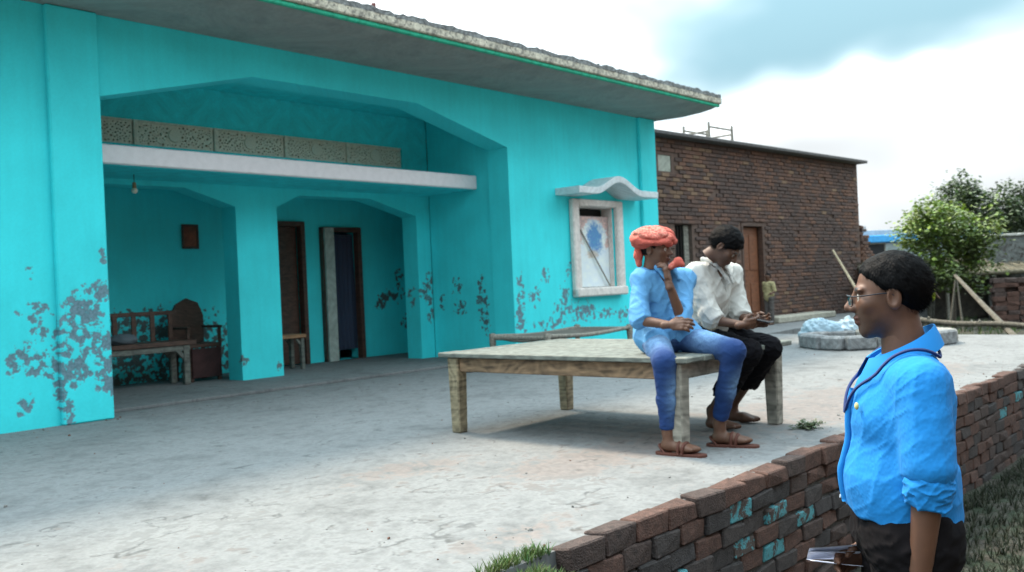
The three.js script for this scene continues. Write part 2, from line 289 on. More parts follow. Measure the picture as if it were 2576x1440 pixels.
// ------------------------------------------------------------------ turquoise house
const HOUSE = [HX, 0, HZ];
{
  const h = thing('village_house', 'turquoise plastered house with wide chamfered porch opening and overhanging concrete roof', 'house', HOUSE, TH);
  const HS = 3.66;
  // front wall with porch opening and window opening
  let sh = poly([[-6, 0], [0, 0], [0, 2.914], [1.63, 3.32], [3.97, 3.32], [5.603, 2.914], [5.603, 0], [9.26, 0], [9.26, HS], [-6, HS]]);
  sh.holes.push(hole([[7.08, 0.94], [8.02, 0.94], [8.02, 2.17], [7.08, 2.17]]));
  mk('front_wall', wallUV(extrude(sh, 0.37).translate(0, 0, -0.37), -2.2, 9.8, 4, (x, y, z) => x + z * 0.9), M.front, h);
  for (const [a, b] of [[-0.45, 0.0], [8.81, 9.262]]) mk('pilaster', wallUV(metricUV(chamfer(b - a, HS - 0.004, 0.064, 0.012)).translate((a + b) / 2, HS / 2, 0.03), -2.2, 9.8, 4, (x, y, z) => x), M.front, h);
  // other walls (closed shell)
  mk('end_wall', box(0.3, HS, 9.6, 9.108, HS / 2, -0.372 - 4.8), M.plain, h);
  mk('end_wall', box(0.3, HS, 9.6, -5.85, HS / 2, -0.372 - 4.8), M.plain, h);
  mk('rear_wall', box(14.6, HS, 0.3, 1.63, HS / 2, -9.82), M.plain, h);
  // roof slab with coved eaves
  const prof = poly([[-10.2, HS + 0.002], [0.05, HS + 0.002], [0.5, 3.652], [0.85, 3.672], [1.04, 3.70], [1.13, 3.725], [1.13, 3.80], [0.9, 3.82], [-10.2, 3.84]]);   // (z outward, y)
  const rg = metricUV(extrude(prof, 15.66).rotateY(-Math.PI / 2).translate(9.42, 0, 0), 0.5); // shape x -> z
  const roof = mk('roof_slab', rg, M.soffit, h);
  mk('drip_edge', box(15.68, 0.045, 0.05, 1.6, 3.735, 1.145, 0.01), M.greenEdge, roof);
  mk('fascia', box(15.72, 0.095, 0.09, 1.6, 3.806, 1.155, 0.012), M.fasciaPale, roof);
  { // rough mortar lip on the roof edge
    const g = new THREE.BoxGeometry(15.7, 0.055, 0.34, 260, 1, 6).translate(1.6, 3.872, 1.03), p = g.attributes.position;
    for (let i = 0; i < p.count; i++) { const x = p.getX(i), y = p.getY(i), z = p.getZ(i); const k = fbm(x * 5, 1.2, z * 5, 3); if (y > 3.87) p.setY(i, y + 0.035 * k); if (z > 1.15) p.setZ(i, z + 0.02 * fbm(x * 7, 5, 3, 2)); }
    g.computeVertexNormals(); mk('roof_lip', metricUV(g), M.fasciaTop, roof);
  }
  // porch: ceiling, side walls, floor
  mk('porch_ceiling', box(14.6, 0.06, 2.5, 1.63, 3.55, -1.62), M.plainIn, h);
  mk('porch_side_wall', wallUV(metricUV(chamfer(0.18, 3.52, 1.226, 0.008)).translate(5.72, 1.76, -0.985), 0, 2, 4, (x, y, z) => -z), M.side, h);
  mk('porch_side_wall', box(0.3, 3.52, 1.226, -1.6, 1.76, -0.985), M.plainIn, h);
  { const g = box(12.4, 0.03, 2.46, 0.2, 0.016, -1.61, 0.004), p = g.attributes.position, uv = g.attributes.uv; for (let i = 0; i < p.count; i++) uv.setXY(i, (p.getX(i) + 3.4) / 14.4, (-p.getZ(i) + 6) / 6.6); mk('porch_floor', g, M.yard, h); }
  // inner wall with two chamfered bays and the ventilator slot
  const iw = poly([[-1.45, 0], [-1.2, 0], [-1.2, 2.0], [-0.6, 2.33], [1.73, 2.34], [2.385, 2.14], [2.385, 0], [2.975, 0], [2.975, 2.155], [3.33, 2.315], [4.5, 2.32], [5.36, 2.10], [5.36, 0], [5.628, 0], [5.628, 2.6], [-1.45, 2.6]]);
  const uw = poly([[-1.45, 2.602], [5.628, 2.602], [5.628, 3.518], [-1.45, 3.518]]);
  uw.holes.push(hole([[-0.85, 2.79], [5.135, 2.79], [5.135, 3.07], [-0.85, 3.07]]));
  mk('inner_wall', wallUV(extrude(iw, 0.3).translate(0, 0, -1.9), -1, 7, 4, (x, y, z) => x + (z + 1.6) * 0.9), M.inner, h);
  mk('upper_wall', metricUV(extrude(uw, 0.3).translate(0, 0, -1.9)), M.plainIn, h);
  // ventilator panels: cast lattice with a medallion
  for (let k = 0; k < 6; k++) {
    const W = 0.985, Hp = 0.275, s = poly([[0, 0], [W, 0], [W, Hp], [0, Hp]]);
    const rr = mulberry(7 + k);
    const put = [];
    for (let t = 0; t < 900 && put.length < 150; t++) {
      const cx = 0.062 + rr() * (W - 0.085), cy = 0.022 + rr() * (Hp - 0.062), r0 = 0.006 + rr() * 0.009; if (Math.hypot((cx - W / 2) / 0.085, (cy - Hp / 2) / 0.09) < 1.12 || put.some(q => Math.hypot(q[0] - cx, q[1] - cy) < (q[2] + r0) * 1.3 + 0.003)) continue;
      put.push([cx, cy, r0]); const pts = [], ph = rr() * 6, st = 0.7 + rr() * 0.6; for (let q = 0; q < 7; q++) { const u = -q / 7 * TAU, r = r0 * (0.85 + 0.3 * rr()), X = Math.cos(u) * r * st, Y = Math.sin(u) * r / st; pts.push([cx + X * Math.cos(ph) - Y * Math.sin(ph), cy + X * Math.sin(ph) + Y * Math.cos(ph)]); }
      s.holes.push(hole(pts));
    }
    const g = mk('lattice_panel', metricUV(extrude(s, 0.05).translate(-0.85 + k * 0.997, 2.792, -1.66), 2), M.jaali, h);
    mk('border', merge([box(0.045, 0.277, 0.02, -0.85 + k * 0.997 + 0.02, 2.93, -1.598), box(W, 0.022, 0.02, -0.85 + k * 0.997 + W / 2, 3.056, -1.599)]), M.jaali, g);
    mk('medallion', new THREE.CylinderGeometry(0.075, 0.08, 0.02, 20).rotateX(Math.PI / 2).translate(-0.85 + k * 0.997 + W / 2, 2.93, -1.604), M.jaali, g);
  }
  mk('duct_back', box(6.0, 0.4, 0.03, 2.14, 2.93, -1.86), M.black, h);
  // white sunshade slab inside the porch
  const sl = mk('sunshade', box(7.07, 0.075, 0.94, 2.08, 2.435, -1.128, 0.008), M.plainIn, h);
  mk('sunshade_edge', box(7.07, 0.19, 0.06, 2.08, 2.5, -0.63, 0.012), M.white, sl);
  // verandah behind: back wall with two doorways, ceiling, ends
  const bw = poly([[-1.45, 0.03], [3.62, 0.03], [3.62, 2.05], [4.22, 2.05], [4.22, 0.03], [4.75, 0.03], [4.75, 1.97], [5.28, 1.97], [5.28, 0.03], [6.3, 0.03], [6.3, 3.0], [-1.45, 3.0]]);
  mk('back_wall', wallUV(extrude(bw, 0.25).translate(0, 0, -3.1), -1, 7, 4, (x, y, z) => x), M.back, h);
  mk('verandah_ceiling', box(8.2, 0.06, 1.25, 2.4, 2.72, -2.5), M.plainIn, h);
  mk('verandah_end_wall', wallUV(metricUV(chamfer(0.12, 2.7, 0.98, 0.006)).translate(6.36, 1.35, -2.36), -1, 7, 4, (x, y, z) => 7 + z), M.back, h);
  mk('verandah_end_wall', box(0.12, 2.7, 1.2, -1.51, 1.35, -2.5), M.plainIn, h);
  mk('verandah_end_wall', box(0.72, 2.7, 0.12, 5.99, 1.35, -1.84), M.plainIn, h);
  mk('room_shell', merge([box(3.4, 0.05, 2.5, 4.5, 2.6, -4.4), box(0.1, 2.6, 2.5, 2.9, 1.3, -4.4), box(0.1, 2.6, 2.5, 6.2, 1.3, -4.4), box(3.4, 2.6, 0.1, 4.5, 1.3, -5.7), box(3.4, 0.02, 2.5, 4.5, 0.012, -4.4)]), M.plainIn, h);
  // door frames and leaves
  const frame = (a, b, top, mat) => { const f = mk('door_frame', merge([box(0.07, top, 0.12, a + 0.035, 0.03 + top / 2, -2.83), box(0.07, top, 0.12, b - 0.035, 0.03 + top / 2, -2.83), box(b - a - 0.14, 0.07, 0.12, (a + b) / 2, top - 0.005, -2.83)]), mat, h); return f; };
  frame(4.56, 5.30, 1.99, M.woodDark); frame(3.58, 4.26, 2.06, M.woodDark);
  mk('door_jamb', box(0.17, 1.98, 0.04, 4.66, 1.02, -2.745, 0.006), std({ map: surfaceTex([0.40, 0.46, 0.42], 0.3, 8, 93) }), h);
  mk('door_leaf', box(0.54, 1.98, 0.045, 3.92, 1.03, -2.92), M.woodDark, h);
  { // bluish curtain hanging in the doorway
    const g = new THREE.PlaneGeometry(0.5, 1.75, 60, 12).translate(5.03, 1.05, -2.96), p = g.attributes.position; for (let i = 0; i < p.count; i++) p.setZ(i, p.getZ(i) + 0.022 * Math.sin(p.getX(i) * 75 + Math.sin(p.getY(i) * 2)) * (0.5 + 0.25 * (2 - p.getY(i)))); g.computeVertexNormals();
    mk('curtain', g, std({ color: 0x39465c, side: THREE.DoubleSide, roughness: 1 }), h);
  }
  // window in the front wall: raised frame, recessed back, scalloped hood, sill
  const wf = mk('window_frame', merge([box(0.16, 1.44, 0.09, 6.985, 1.545, 0.046, 0.02), box(0.16, 1.44, 0.09, 8.115, 1.545, 0.046, 0.02), box(0.97, 0.1, 0.09, 7.55, 2.215, 0.046, 0.012), box(1.29, 0.13, 0.13, 7.55, 0.885, 0.066, 0.02)]), M.cream, h);
  mk('niche_lining', merge([box(0.012, 1.22, 0.2, 7.088, 1.555, -0.105, 0.002), box(0.012, 1.22, 0.2, 8.012, 1.555, -0.105, 0.002), box(0.9, 0.012, 0.2, 7.55, 0.948, -0.105, 0.002), box(0.9, 0.012, 0.2, 7.55, 2.162, -0.105, 0.002)]), M.cream, wf);
  mk('niche_back', box(0.98, 1.26, 0.02, 7.55, 1.555, -0.23, 0.002), M.black, wf);
  { // hood: thin slab whose outer part is flat at both ends and humped in the middle
    const top = [], bot = [], x0 = 6.62, x1 = 8.66, N = 60, hump = x => { const t = clamp((x - 7.02) / 1.2); return 0.19 * Math.pow(Math.sin(Math.PI * sst(0, 1, t)), 0.9); };
    for (let i = 0; i <= N; i++) { const x = mix(x0, x1, i / N), y = 2.335 + hump(x); top.push([x, y + 0.055]); bot.push([x, y - 0.02]); }
    const s = poly([...top, ...bot.reverse()]);
    mk('window_hood', metricUV(extrude(s, 0.42, { bevelEnabled: true, bevelThickness: 0.012, bevelSize: 0.012, bevelSegments: 2 }).translate(0, 0, 0.012)), std({ map: surfaceTex([0.62, 0.68, 0.70], 0.2, 9, 96), roughness: 0.75 }), h);
  }
  // stub of pipe on the roof
  const rp = thing('roof_pipe', 'short rusty maroon pipe stub standing up from the roof edge', 'pipe', hw(3.42, 3.84, 0.1), TH);
  mk('pipe', new THREE.CylinderGeometry(0.028, 0.03, 0.62, 12).translate(0, 0.31, 0), std({ map: surfaceTex([0.16, 0.06, 0.055], 0.5, 9, 97) }), rp);
  mk('pipe_collar', new THREE.LatheGeometry([[0.03, 0.02], [0.055, 0.03], [0.062, 0.09], [0.05, 0.16], [0.03, 0.18]].map(a => new THREE.Vector2(...a)), 14), std({ map: surfaceTex([0.14, 0.05, 0.06], 0.5, 9, 98) }), rp);
}
// printed sheet in the window: pale ground, a blue shape in a light oval, reddish border at the top
{
  const S = 256, T = 352, map = tex(S, T, (i, j) => {
    const u = i / S, v = j / T, n = fbm(u * 5, v * 7, 3, 4), m = fbm(u * 16, v * 20, 9, 3); let c = [0.74 + .1 * n, 0.82 + .08 * n, 0.85];
    c = c.map((x, q) => mix(x, [0.48, 0.24, 0.20][q] * (1 + m), sst(0.52, 0.72, v + 0.25 * n + 0.15 * m) * sst(0.12, 0.3, Math.hypot((u - .58) / .9, (v - .68) / 1.1)) * 0.75));
    const ov = Math.hypot((u - 0.58) / 0.36, (v - 0.70) / 0.27); c = c.map((x, q) => mix(x, [0.78, 0.86, 0.84][q], sst(1.05, 0.85, ov + 0.2 * m)));
    const bl = Math.hypot((u - 0.60 + 0.12 * n) / 0.22, (v - 0.70) / 0.25); c = c.map((x, q) => mix(x, [0.015, 0.22 + .12 * m, 0.52][q], 0.9 * sst(1.35, 0.45, bl + 0.35 * m)));
    const yl = Math.hypot((u - 0.52) / 0.2, (v - 0.46) / 0.07); c = c.map((x, q) => mix(x, [0.6, 0.42, 0.25][q], sst(1, 0.5, yl + 0.5 * m) * 0.6));
    return c;
  });
  const p = tag(mk('poster', new THREE.BoxGeometry(0.90, 1.07, 0.008), std({ map, roughness: 0.55 })), 'printed sheet with blue shape in pale oval set in the cream window frame', 'poster');
  p.position.copy(hw(7.55, 1.495, 0.085)); p.rotation.y = TH;
  const st = tag(mk('stick', tube([[0.37, 0, 0], [0, 0.47, -0.015], [-0.38, 0.97, -0.035]], 0.011, 7), M.greyWood), 'thin stick leaning across the printed sheet in the window', 'stick');
  st.position.copy(hw(7.56, 0.962, 0.035)); st.rotation.y = TH;
}

// ------------------------------------------------------------------ furniture of the yard and porch
{ // big low wooden table
  const t = thing('low_table', 'big low wooden platform table with pale plank top and square legs in the yard', 'table', hw(1.49, 0, -4.475), TH);
  const W = 1.42, L = 2.05, y = 0.58;                                       // x along the facade, z away from it
  const pw = W / 7;
  for (let k = 0; k < 7; k++) mk('plank', box(pw - 0.005, 0.034, L + R(-0.01, 0.01), -W / 2 + pw * (k + .5), y - 0.017 + R(-0.003, 0), R(-0.006, 0.006), 0.006), M.woodPale, t);
  for (const sx of [-1, 1]) mk('apron', box(0.04, 0.10, L - 0.2, sx * (W / 2 - 0.075), y - 0.088, 0, 0.006), M.woodMid, t);
  for (const sz of [-1, 1]) mk('apron', box(W - 0.3, 0.10, 0.04, 0, y - 0.088, sz * (L / 2 - 0.105), 0.006), sz > 0 ? M.greyWood : M.woodMid, t);
  for (const sx of [-1, 1]) for (const sz of [-1, 1]) {
    const g = chamfer(0.105, 0.545, 0.105, 0.01); const p = g.attributes.position; for (let i = 0; i < p.count; i++) { const k = 1 - 0.2 * (0.5 - p.getY(i) / 0.545); p.setX(i, p.getX(i) * k); p.setZ(i, p.getZ(i) * k); } g.computeVertexNormals();
    mk('leg', metricUV(g, 1, R(0, 2)).translate(sx * (W / 2 - 0.08), 0.2735, sz * (L / 2 - 0.11)), sz > 0 ? M.greyWood : M.woodLeg, t);
  }
}
function charpoy(label, s, n, turn, y0 = 0, len = 1.8, wid = 0.85, hgt = 0.4) {
  const t = thing('charpoy', label, 'rope bed', hw(s, y0, n), TH + turn);
  for (const sz of [-1, 1]) mk('rail', tube([[-len / 2, hgt + 0.02, sz * wid / 2], [0, hgt - 0.015, sz * wid / 2], [len / 2, hgt + 0.015, sz * wid / 2]], 0.026, 8), M.greyWood, t);
  for (const sx of [-1, 1]) mk('rail', tube([[sx * len / 2, hgt, -wid / 2], [sx * len / 2, hgt, wid / 2]], 0.026, 8), M.greyWood, t);
  for (const sx of [-1, 1]) for (const sz of [-1, 1]) mk('leg', new THREE.LatheGeometry([[0.001, 0], [0.03, 0], [0.036, 0.1], [0.028, 0.2], [0.042, hgt - 0.06], [0.042, hgt + 0.05], [0.001, hgt + 0.06]].map(a => new THREE.Vector2(...a)), 10).translate(sx * len / 2, 0, sz * wid / 2), M.greyWood, t);
  const st = []; for (let k = 0; k < 44; k++) { const x = -len / 2 + 0.03 + k / 43 * (len - 0.06); st.push(tube([[x, hgt, -wid / 2], [x, hgt - 0.05, 0], [x, hgt, wid / 2]], 0.008, 4, 0.008, 6)); }
  for (let k = 0; k < 18; k++) { const z = -wid / 2 + 0.03 + k / 17 * (wid - 0.06), dip = 0.05 * (1 - (2 * z / wid) ** 2); st.push(tube([[-len / 2, hgt, z], [-len / 4, hgt - dip, z], [len / 4, hgt - dip, z], [len / 2, hgt, z]], 0.008, 4, 0.008, 8)); }
  mk('rope_webbing', merge(st), M.rope, t);
}
charpoy('weathered rope bed standing against the turquoise wall behind the low table', 5.45, -0.95, 0.03);
{ // bench with pale bracketed legs in the porch
  const t = thing('bench', 'long wooden bench with pale bracketed leg at the wall of the verandah', 'bench', hw(0.6, 0.031, 2.12), TH);
  mk('seat', box(2.75, 0.055, 0.42, 0, 0.50, 0), M.woodDark, t);
  mk('rail', box(2.6, 0.07, 0.035, 0, 0.437, 0.17), M.woodPale, t);
  for (const x of [-1.25, 1.25]) for (const z of [-0.15, 0.165]) mk('leg', merge([box(0.075, 0.47, 0.06, x, 0.2365, z), box(0.05, 0.17, 0.04, x - Math.sign(x) * 0.07, 0.37, z, 0.006, 0, 0, Math.sign(x) * 0.75)]), M.woodPale, t);
  mk('backrest', merge([box(2.7, 0.05, 0.03, 0, 0.86, -0.21), ...Array.from({ length: 12 }, (_, k) => box(0.06, 0.36, 0.022, -1.27 + k * 0.231, 0.68, -0.207))]), M.woodDark, t);
}
for (const [x, w, c, lab] of [[1.15, 0.34, [0.10, 0.13, 0.15], 'folded dark blue-grey cloth lying on the verandah bench'], [0.62, 0.26, [0.07, 0.06, 0.06], 'small dark bundle lying on the verandah bench']]) {
  const g = new THREE.SphereGeometry(0.5, 28, 16), p = g.attributes.position; for (let i = 0; i < p.count; i++) { const k = 1 + 0.25 * fbm(p.getX(i) * 4 + x, p.getY(i) * 4, p.getZ(i) * 4, 3); p.setXYZ(i, p.getX(i) * w * k, Math.max(-0.045, p.getY(i) * 0.15 * k), p.getZ(i) * 0.3 * k); } g.computeVertexNormals();
  const m = tag(mk('cloth_bundle', g, flat(...c)), lab, 'cloth'); m.position.copy(hw(x, 0.604, 2.1)); m.rotation.y = TH;
}
{ // dark armchair beside the pillar
  const t = thing('armchair', 'dark maroon wooden chair with tall rounded back beside the porch pillar', 'chair', hw(2.2, 0.031, 2.3), TH);
  mk('seat', box(0.44, 0.05, 0.42, 0, 0.44, 0), M.woodDark, t);
  const b = poly([[-0.22, 0], [0.22, 0], [0.22, 0.34], [0.15, 0.5], [0, 0.56], [-0.15, 0.48], [-0.22, 0.34]]);
  mk('backrest', metricUV(extrude(b, 0.04).translate(0, 0.466, -0.24)), M.woodDark, t);
  for (const x of [-1, 1]) { for (const z of [-0.18, 0.18]) mk('leg', box(0.045, 0.414, 0.045, x * 0.19, 0.207, z), M.woodDark, t); mk('armrest', merge([box(0.045, 0.03, 0.42, x * 0.215, 0.66, 0), box(0.035, 0.2, 0.035, x * 0.215, 0.555, 0.17)]), M.woodDark, t); }
  mk('skirt', box(0.4, 0.36, 0.02, 0, 0.225, 0.215), std({ map: surfaceTex([0.05, 0.022, 0.022], 0.4, 6, 101) }), t);
}
{
  const t = thing('stool', 'small wooden stool with pale legs standing behind the porch pillar', 'stool', hw(3.45, 0.031, 2.3), TH);
  mk('seat', box(0.56, 0.05, 0.34, 0, 0.45, 0), std({ map: woodTex([0.3, 0.17, 0.09], 103, 0.5) }), t);
  for (const x of [-1, 1]) for (const z of [-1, 1]) mk('leg', merge([box(0.055, 0.424, 0.055, x * 0.235, 0.212, z * 0.12), box(0.035, 0.14, 0.03, x * 0.19, 0.36, z * 0.12, 0.005, 0, 0, x * 0.7)]), M.woodPale, t);
}
{
  const t = thing('framed_picture', 'small brown framed picture hanging on the verandah wall', 'picture', hw(2.48, 1.86, 2.84), TH);
  mk('frame', merge([box(0.24, 0.03, 0.02, 0, 0.145, 0.01), box(0.24, 0.03, 0.02, 0, -0.145, 0.01), box(0.03, 0.26, 0.02, -0.105, 0, 0.01), box(0.03, 0.26, 0.02, 0.105, 0, 0.01)]), M.woodDark, t);
  mk('print', box(0.2, 0.27, 0.008, 0, 0, 0.006, 0.001), std({ map: surfaceTex([0.22, 0.07, 0.04], 0.6, 5, 105, 128) }), t);
}
{
  const t = thing('ceiling_bulb', 'unlit light bulb hanging on a wire under the porch sunshade', 'light bulb', hw(0.92, 2.24, 1.2), TH);
  mk('wire', new THREE.CylinderGeometry(0.004, 0.004, 0.1, 6).translate(0, 0.108, 0), M.black, t); mk('socket', new THREE.CylinderGeometry(0.018, 0.022, 0.06, 12).translate(0, 0.04, 0), flat(0.3, 0.18, 0.08, 0.4), t);
  mk('bulb', new THREE.SphereGeometry(0.032, 16, 12).translate(0, -0.015, 0), new THREE.MeshPhysicalMaterial({ color: 0xe8dcc8, roughness: 0.1 }), t);
}
function slipperGeo() { const s = new THREE.Shape(); s.moveTo(-0.03, -0.12); s.bezierCurveTo(-0.045, -0.02, -0.05, 0.06, -0.035, 0.11); s.bezierCurveTo(-0.01, 0.145, 0.03, 0.14, 0.04, 0.1); s.bezierCurveTo(0.05, 0.04, 0.035, -0.04, 0.032, -0.12); s.bezierCurveTo(0.02, -0.145, -0.02, -0.145, -0.03, -0.12); return extrude(s, 0.014, { bevelEnabled: true, bevelSize: 0.004, bevelThickness: 0.004, bevelSegments: 2 }).rotateX(Math.PI / 2).rotateY(Math.PI).translate(0, 0.018, 0); }
for (const [ds, dn, a, lab] of [[0, 0, 0.4, 'empty dark rubber slipper of a pair, the one closer to the low table'], [0.13, 0.06, 0.75, 'empty dark rubber slipper of a pair, the one closer to the porch floor']]) {
  const t = thing('slipper', lab, 'slipper', hw(4.3 + ds, 0.003, -0.32 + dn), a, 'pair of dark slippers at the porch');
  mk('sole', slipperGeo(), M.black, t); mk('strap', merge([tube([[-0.035, 0.012, 0.0], [-0.02, 0.05, 0.035], [0, 0.03, 0.075]], 0.007, 6), tube([[0.035, 0.012, 0.0], [0.02, 0.05, 0.035], [0, 0.03, 0.075]], 0.007, 6)]), M.black, t);
}

// ------------------------------------------------------------------ brick house behind
{
  const P0 = onLevel(1960, 808), A = 45.5 * Math.PI / 180, X0 = -7.5, X1 = 4.28, HB = 3.66;
  const h = thing('brick_house', 'flat-roofed house of bare brown brick with a brown door behind the yard', 'house', P0, A);
  const ho = [[-1.39, 0, -0.46, 2.12], [-3.76, 1.1, -3.18, 2.05], [-4.2, 3.03, -3.78, 3.34]];
  const sh = poly([[X0, 0], [ho[0][0], 0], [ho[0][0], ho[0][3]], [ho[0][2], ho[0][3]], [ho[0][2], 0], [X1, 0], [X1, HB], [X0, HB]]);
  for (const o of ho.slice(1)) sh.holes.push(hole([[o[0], o[1]], [o[2], o[1]], [o[2], o[3]], [o[0], o[3]]]));
  M.mortarFar = std({ map: rep(surfaceTex([0.118, 0.078, 0.063], 0.3, 8, 111), 1), roughness: 1 });
  mk('mortar_wall', metricUV(extrude(sh, 0.3).translate(0, 0, -0.32)), M.mortarFar, h);
  mk('end_wall', box(0.3, HB, 5.2, X1 - 0.152, HB / 2, -2.93), M.mortarFar, h); mk('end_wall', box(0.3, HB, 5.2, X0 + 0.152, HB / 2, -2.93), M.mortarFar, h); mk('rear_wall', box(X1 - X0, HB, 0.3, (X0 + X1) / 2, HB / 2, -5.7), M.mortarFar, h);
  const geos = []; for (let i = 0; i < 5; i++) geos.push(metricUV(chamfer(0.222, 0.066, 0.05, 0.006, 0.005), 1, i * 0.4));
  const mats = [[0.129, 0.073, 0.056], [0.105, 0.064, 0.052], [0.150, 0.080, 0.056], [0.085, 0.058, 0.051], [0.185, 0.118, 0.077]].map((c, i) => std({ map: rep(brickTex(c, 120 + i), 2), roughness: 1 }));
  const all = [];
  const damp = (x, y) => fbm(x * 0.5, y * 0.5, 31, 3);
  for (let c = 0; c < 46; c++) for (let k = 0; k < 52; k++) {
    const x = X0 + 0.115 + k * 0.232 + (c % 2 ? 0.116 : 0), y = 0.04 + c * 0.079; if (x > X1 - 0.1 || y > HB - 0.03) continue;
    if (ho.some(o => x > o[0] - 0.13 && x < o[2] + 0.13 && y > o[1] - 0.04 && y < o[3] + 0.04)) continue;
    const d = damp(x, y), pale = rng() < 0.02 || (y > 2.5 && x < -2.4 && rng() < 0.25); if (rng() < 0.012) continue;
    all.push({ x, y, m: pale ? 4 : d > 0.12 ? (rng() < 0.6 ? 3 : 1) : Math.floor(R(0, 4)), g: Math.floor(R(0, 5)), z: R(-0.008, 0.012), r: R(-0.02, 0.02), q: x < -4.3 ? 99 : Math.abs(x + 1.2) + Math.abs(y - 2.2) * 0.8 });
  }
  all.sort((a, b) => a.q - b.q);
  const rest = [[], [], [], [], []];
  all.forEach((b, i) => {
    if (i < 300) { const m = mk('brick', geos[b.g], mats[b.m], h); m.position.set(b.x, b.y, b.z - 0.015); m.rotation.z = b.r; }
    else rest[b.m].push(geos[b.g].clone().rotateZ(b.r).translate(b.x, b.y, b.z - 0.015));
  });
  const wg = rest.map((l, i) => { const g = merge(l), n = g.attributes.position.count, c = [[0.129, 0.073, 0.056], [0.105, 0.064, 0.052], [0.150, 0.080, 0.056], [0.085, 0.058, 0.051], [0.185, 0.118, 0.077]][i], a = new Float32Array(n * 3); let k = 1; for (let q = 0; q < n; q++) { if (q % 132 === 0) k = R(0.86, 1.14); a.set([c[0] * k, c[1] * k, c[2] * k], q * 3); } g.setAttribute('color', new THREE.BufferAttribute(a, 3)); return g; });
  mk('brickwork', merge(wg), std({ vertexColors: true, roughness: 1 }), h).userData.kind = 'stuff';
  mk('roof_slab', box(X1 - X0 + 0.08, 0.07, 6.06, (X0 + X1) / 2, HB + 0.037, -2.78, 0.012), std({ map: surfaceTex([0.10, 0.095, 0.095], 0.4, 8, 131) }), h);
  const d = mk('door', box(0.80, 2.0, 0.05, -0.925, 1.03, -0.16), M.door, h);
  mk('door_frame', merge([box(0.07, 2.11, 0.12, -1.35, 1.055, -0.06), box(0.07, 2.11, 0.12, -0.50, 1.055, -0.06), box(0.78, 0.07, 0.12, -0.925, 2.08, -0.06)]), M.woodDark, h);
  mk('panel', merge([box(0.32, 0.75, 0.02, -1.12, 1.5, -0.128), box(0.32, 0.75, 0.02, -0.74, 1.5, -0.128), box(0.32, 0.6, 0.02, -1.12, 0.55, -0.128), box(0.32, 0.6, 0.02, -0.74, 0.55, -0.128)]), M.door, d);
  const w = mk('window', box(0.58, 0.95, 0.02, -3.47, 1.575, -0.25, 0.002), M.black, h);
  mk('shutter', box(0.16, 0.93, 0.03, -3.28, 1.575, -0.1), M.greyWood, w);
  mk('window_bars', merge([-3.68, -3.58, -3.48].map(x => new THREE.CylinderGeometry(0.009, 0.009, 0.95, 6).translate(x, 1.575, -0.08))), M.metalDark, w);
  mk('vent_panel', box(0.42, 0.31, 0.03, -3.99, 3.185, -0.05), std({ map: surfaceTex([0.34, 0.36, 0.31], 0.3, 7, 133) }), h);
  mk('plinth', box(2.6, 0.13, 0.5, 0.3, 0.066, 0.30, 0.02), std({ map: surfaceTex([0.36, 0.34, 0.28], 0.3, 7, 135) }), h);
  // broken lower wall at the corner
  const bw = thing('brick_stub_wall', 'broken low brick wall end joined to the corner of the brick house', 'wall', P0, A);
  const bl = []; for (let c = 0; c < 28; c++) for (let k = 0; k < 5; k++) { const x = X1 + 0.12 + k * 0.23 + (c % 2 ? 0.1 : 0), y = 0.045 + c * 0.079; if (k > 0 && y > 2.2 - k * 0.35 + R(-0.15, 0.1)) continue; if (y > 2.15) continue; bl.push([x, y]); }
  for (const [x, y] of bl) { const m = mk('brick', geos[Math.floor(R(0, 5))], mats[Math.floor(R(0, 4))], bw); m.position.set(x, y, -0.1 + R(-0.01, 0.01)); m.scale.set(1, 1.15, 4); }
  // rope-bed frame left on the roof
  const f = thing('bed_frame', 'bare wooden bed frame with upright legs left on the flat brick house roof', 'bed frame', P0.clone().add(new THREE.Vector3(-1.70 * Math.cos(A) - 0.5 * Math.sin(A), HB + 0.073, 1.70 * Math.sin(A) - 0.5 * Math.cos(A))), A);
  for (const x of [-0.44, 0.44]) for (const z of [-0.3, 0.3]) mk('leg', new THREE.CylinderGeometry(0.026, 0.032, 0.42, 8).translate(x, 0.21, z), M.greyWood, f);
  for (const z of [-0.3, 0.3]) mk('rail', box(0.9, 0.035, 0.035, 0, 0.33, z), M.greyWood, f); for (const x of [-0.44, 0.44]) mk('rail', box(0.035, 0.035, 0.58, x, 0.24, 0), M.greyWood, f);
}
// pole leaning on the brick house
{
  const a = onLevel(2205, 812), b = px(2096, 630, 20.6), m = tag(mk('leaning_pole', tube([new THREE.Vector3(), b.clone().sub(a).multiplyScalar(0.5), b.clone().sub(a)], 0.035, 8, 0.022), M.bamboo), 'long pale bamboo pole leaning up against the brick house', 'pole'); m.position.copy(a);
}

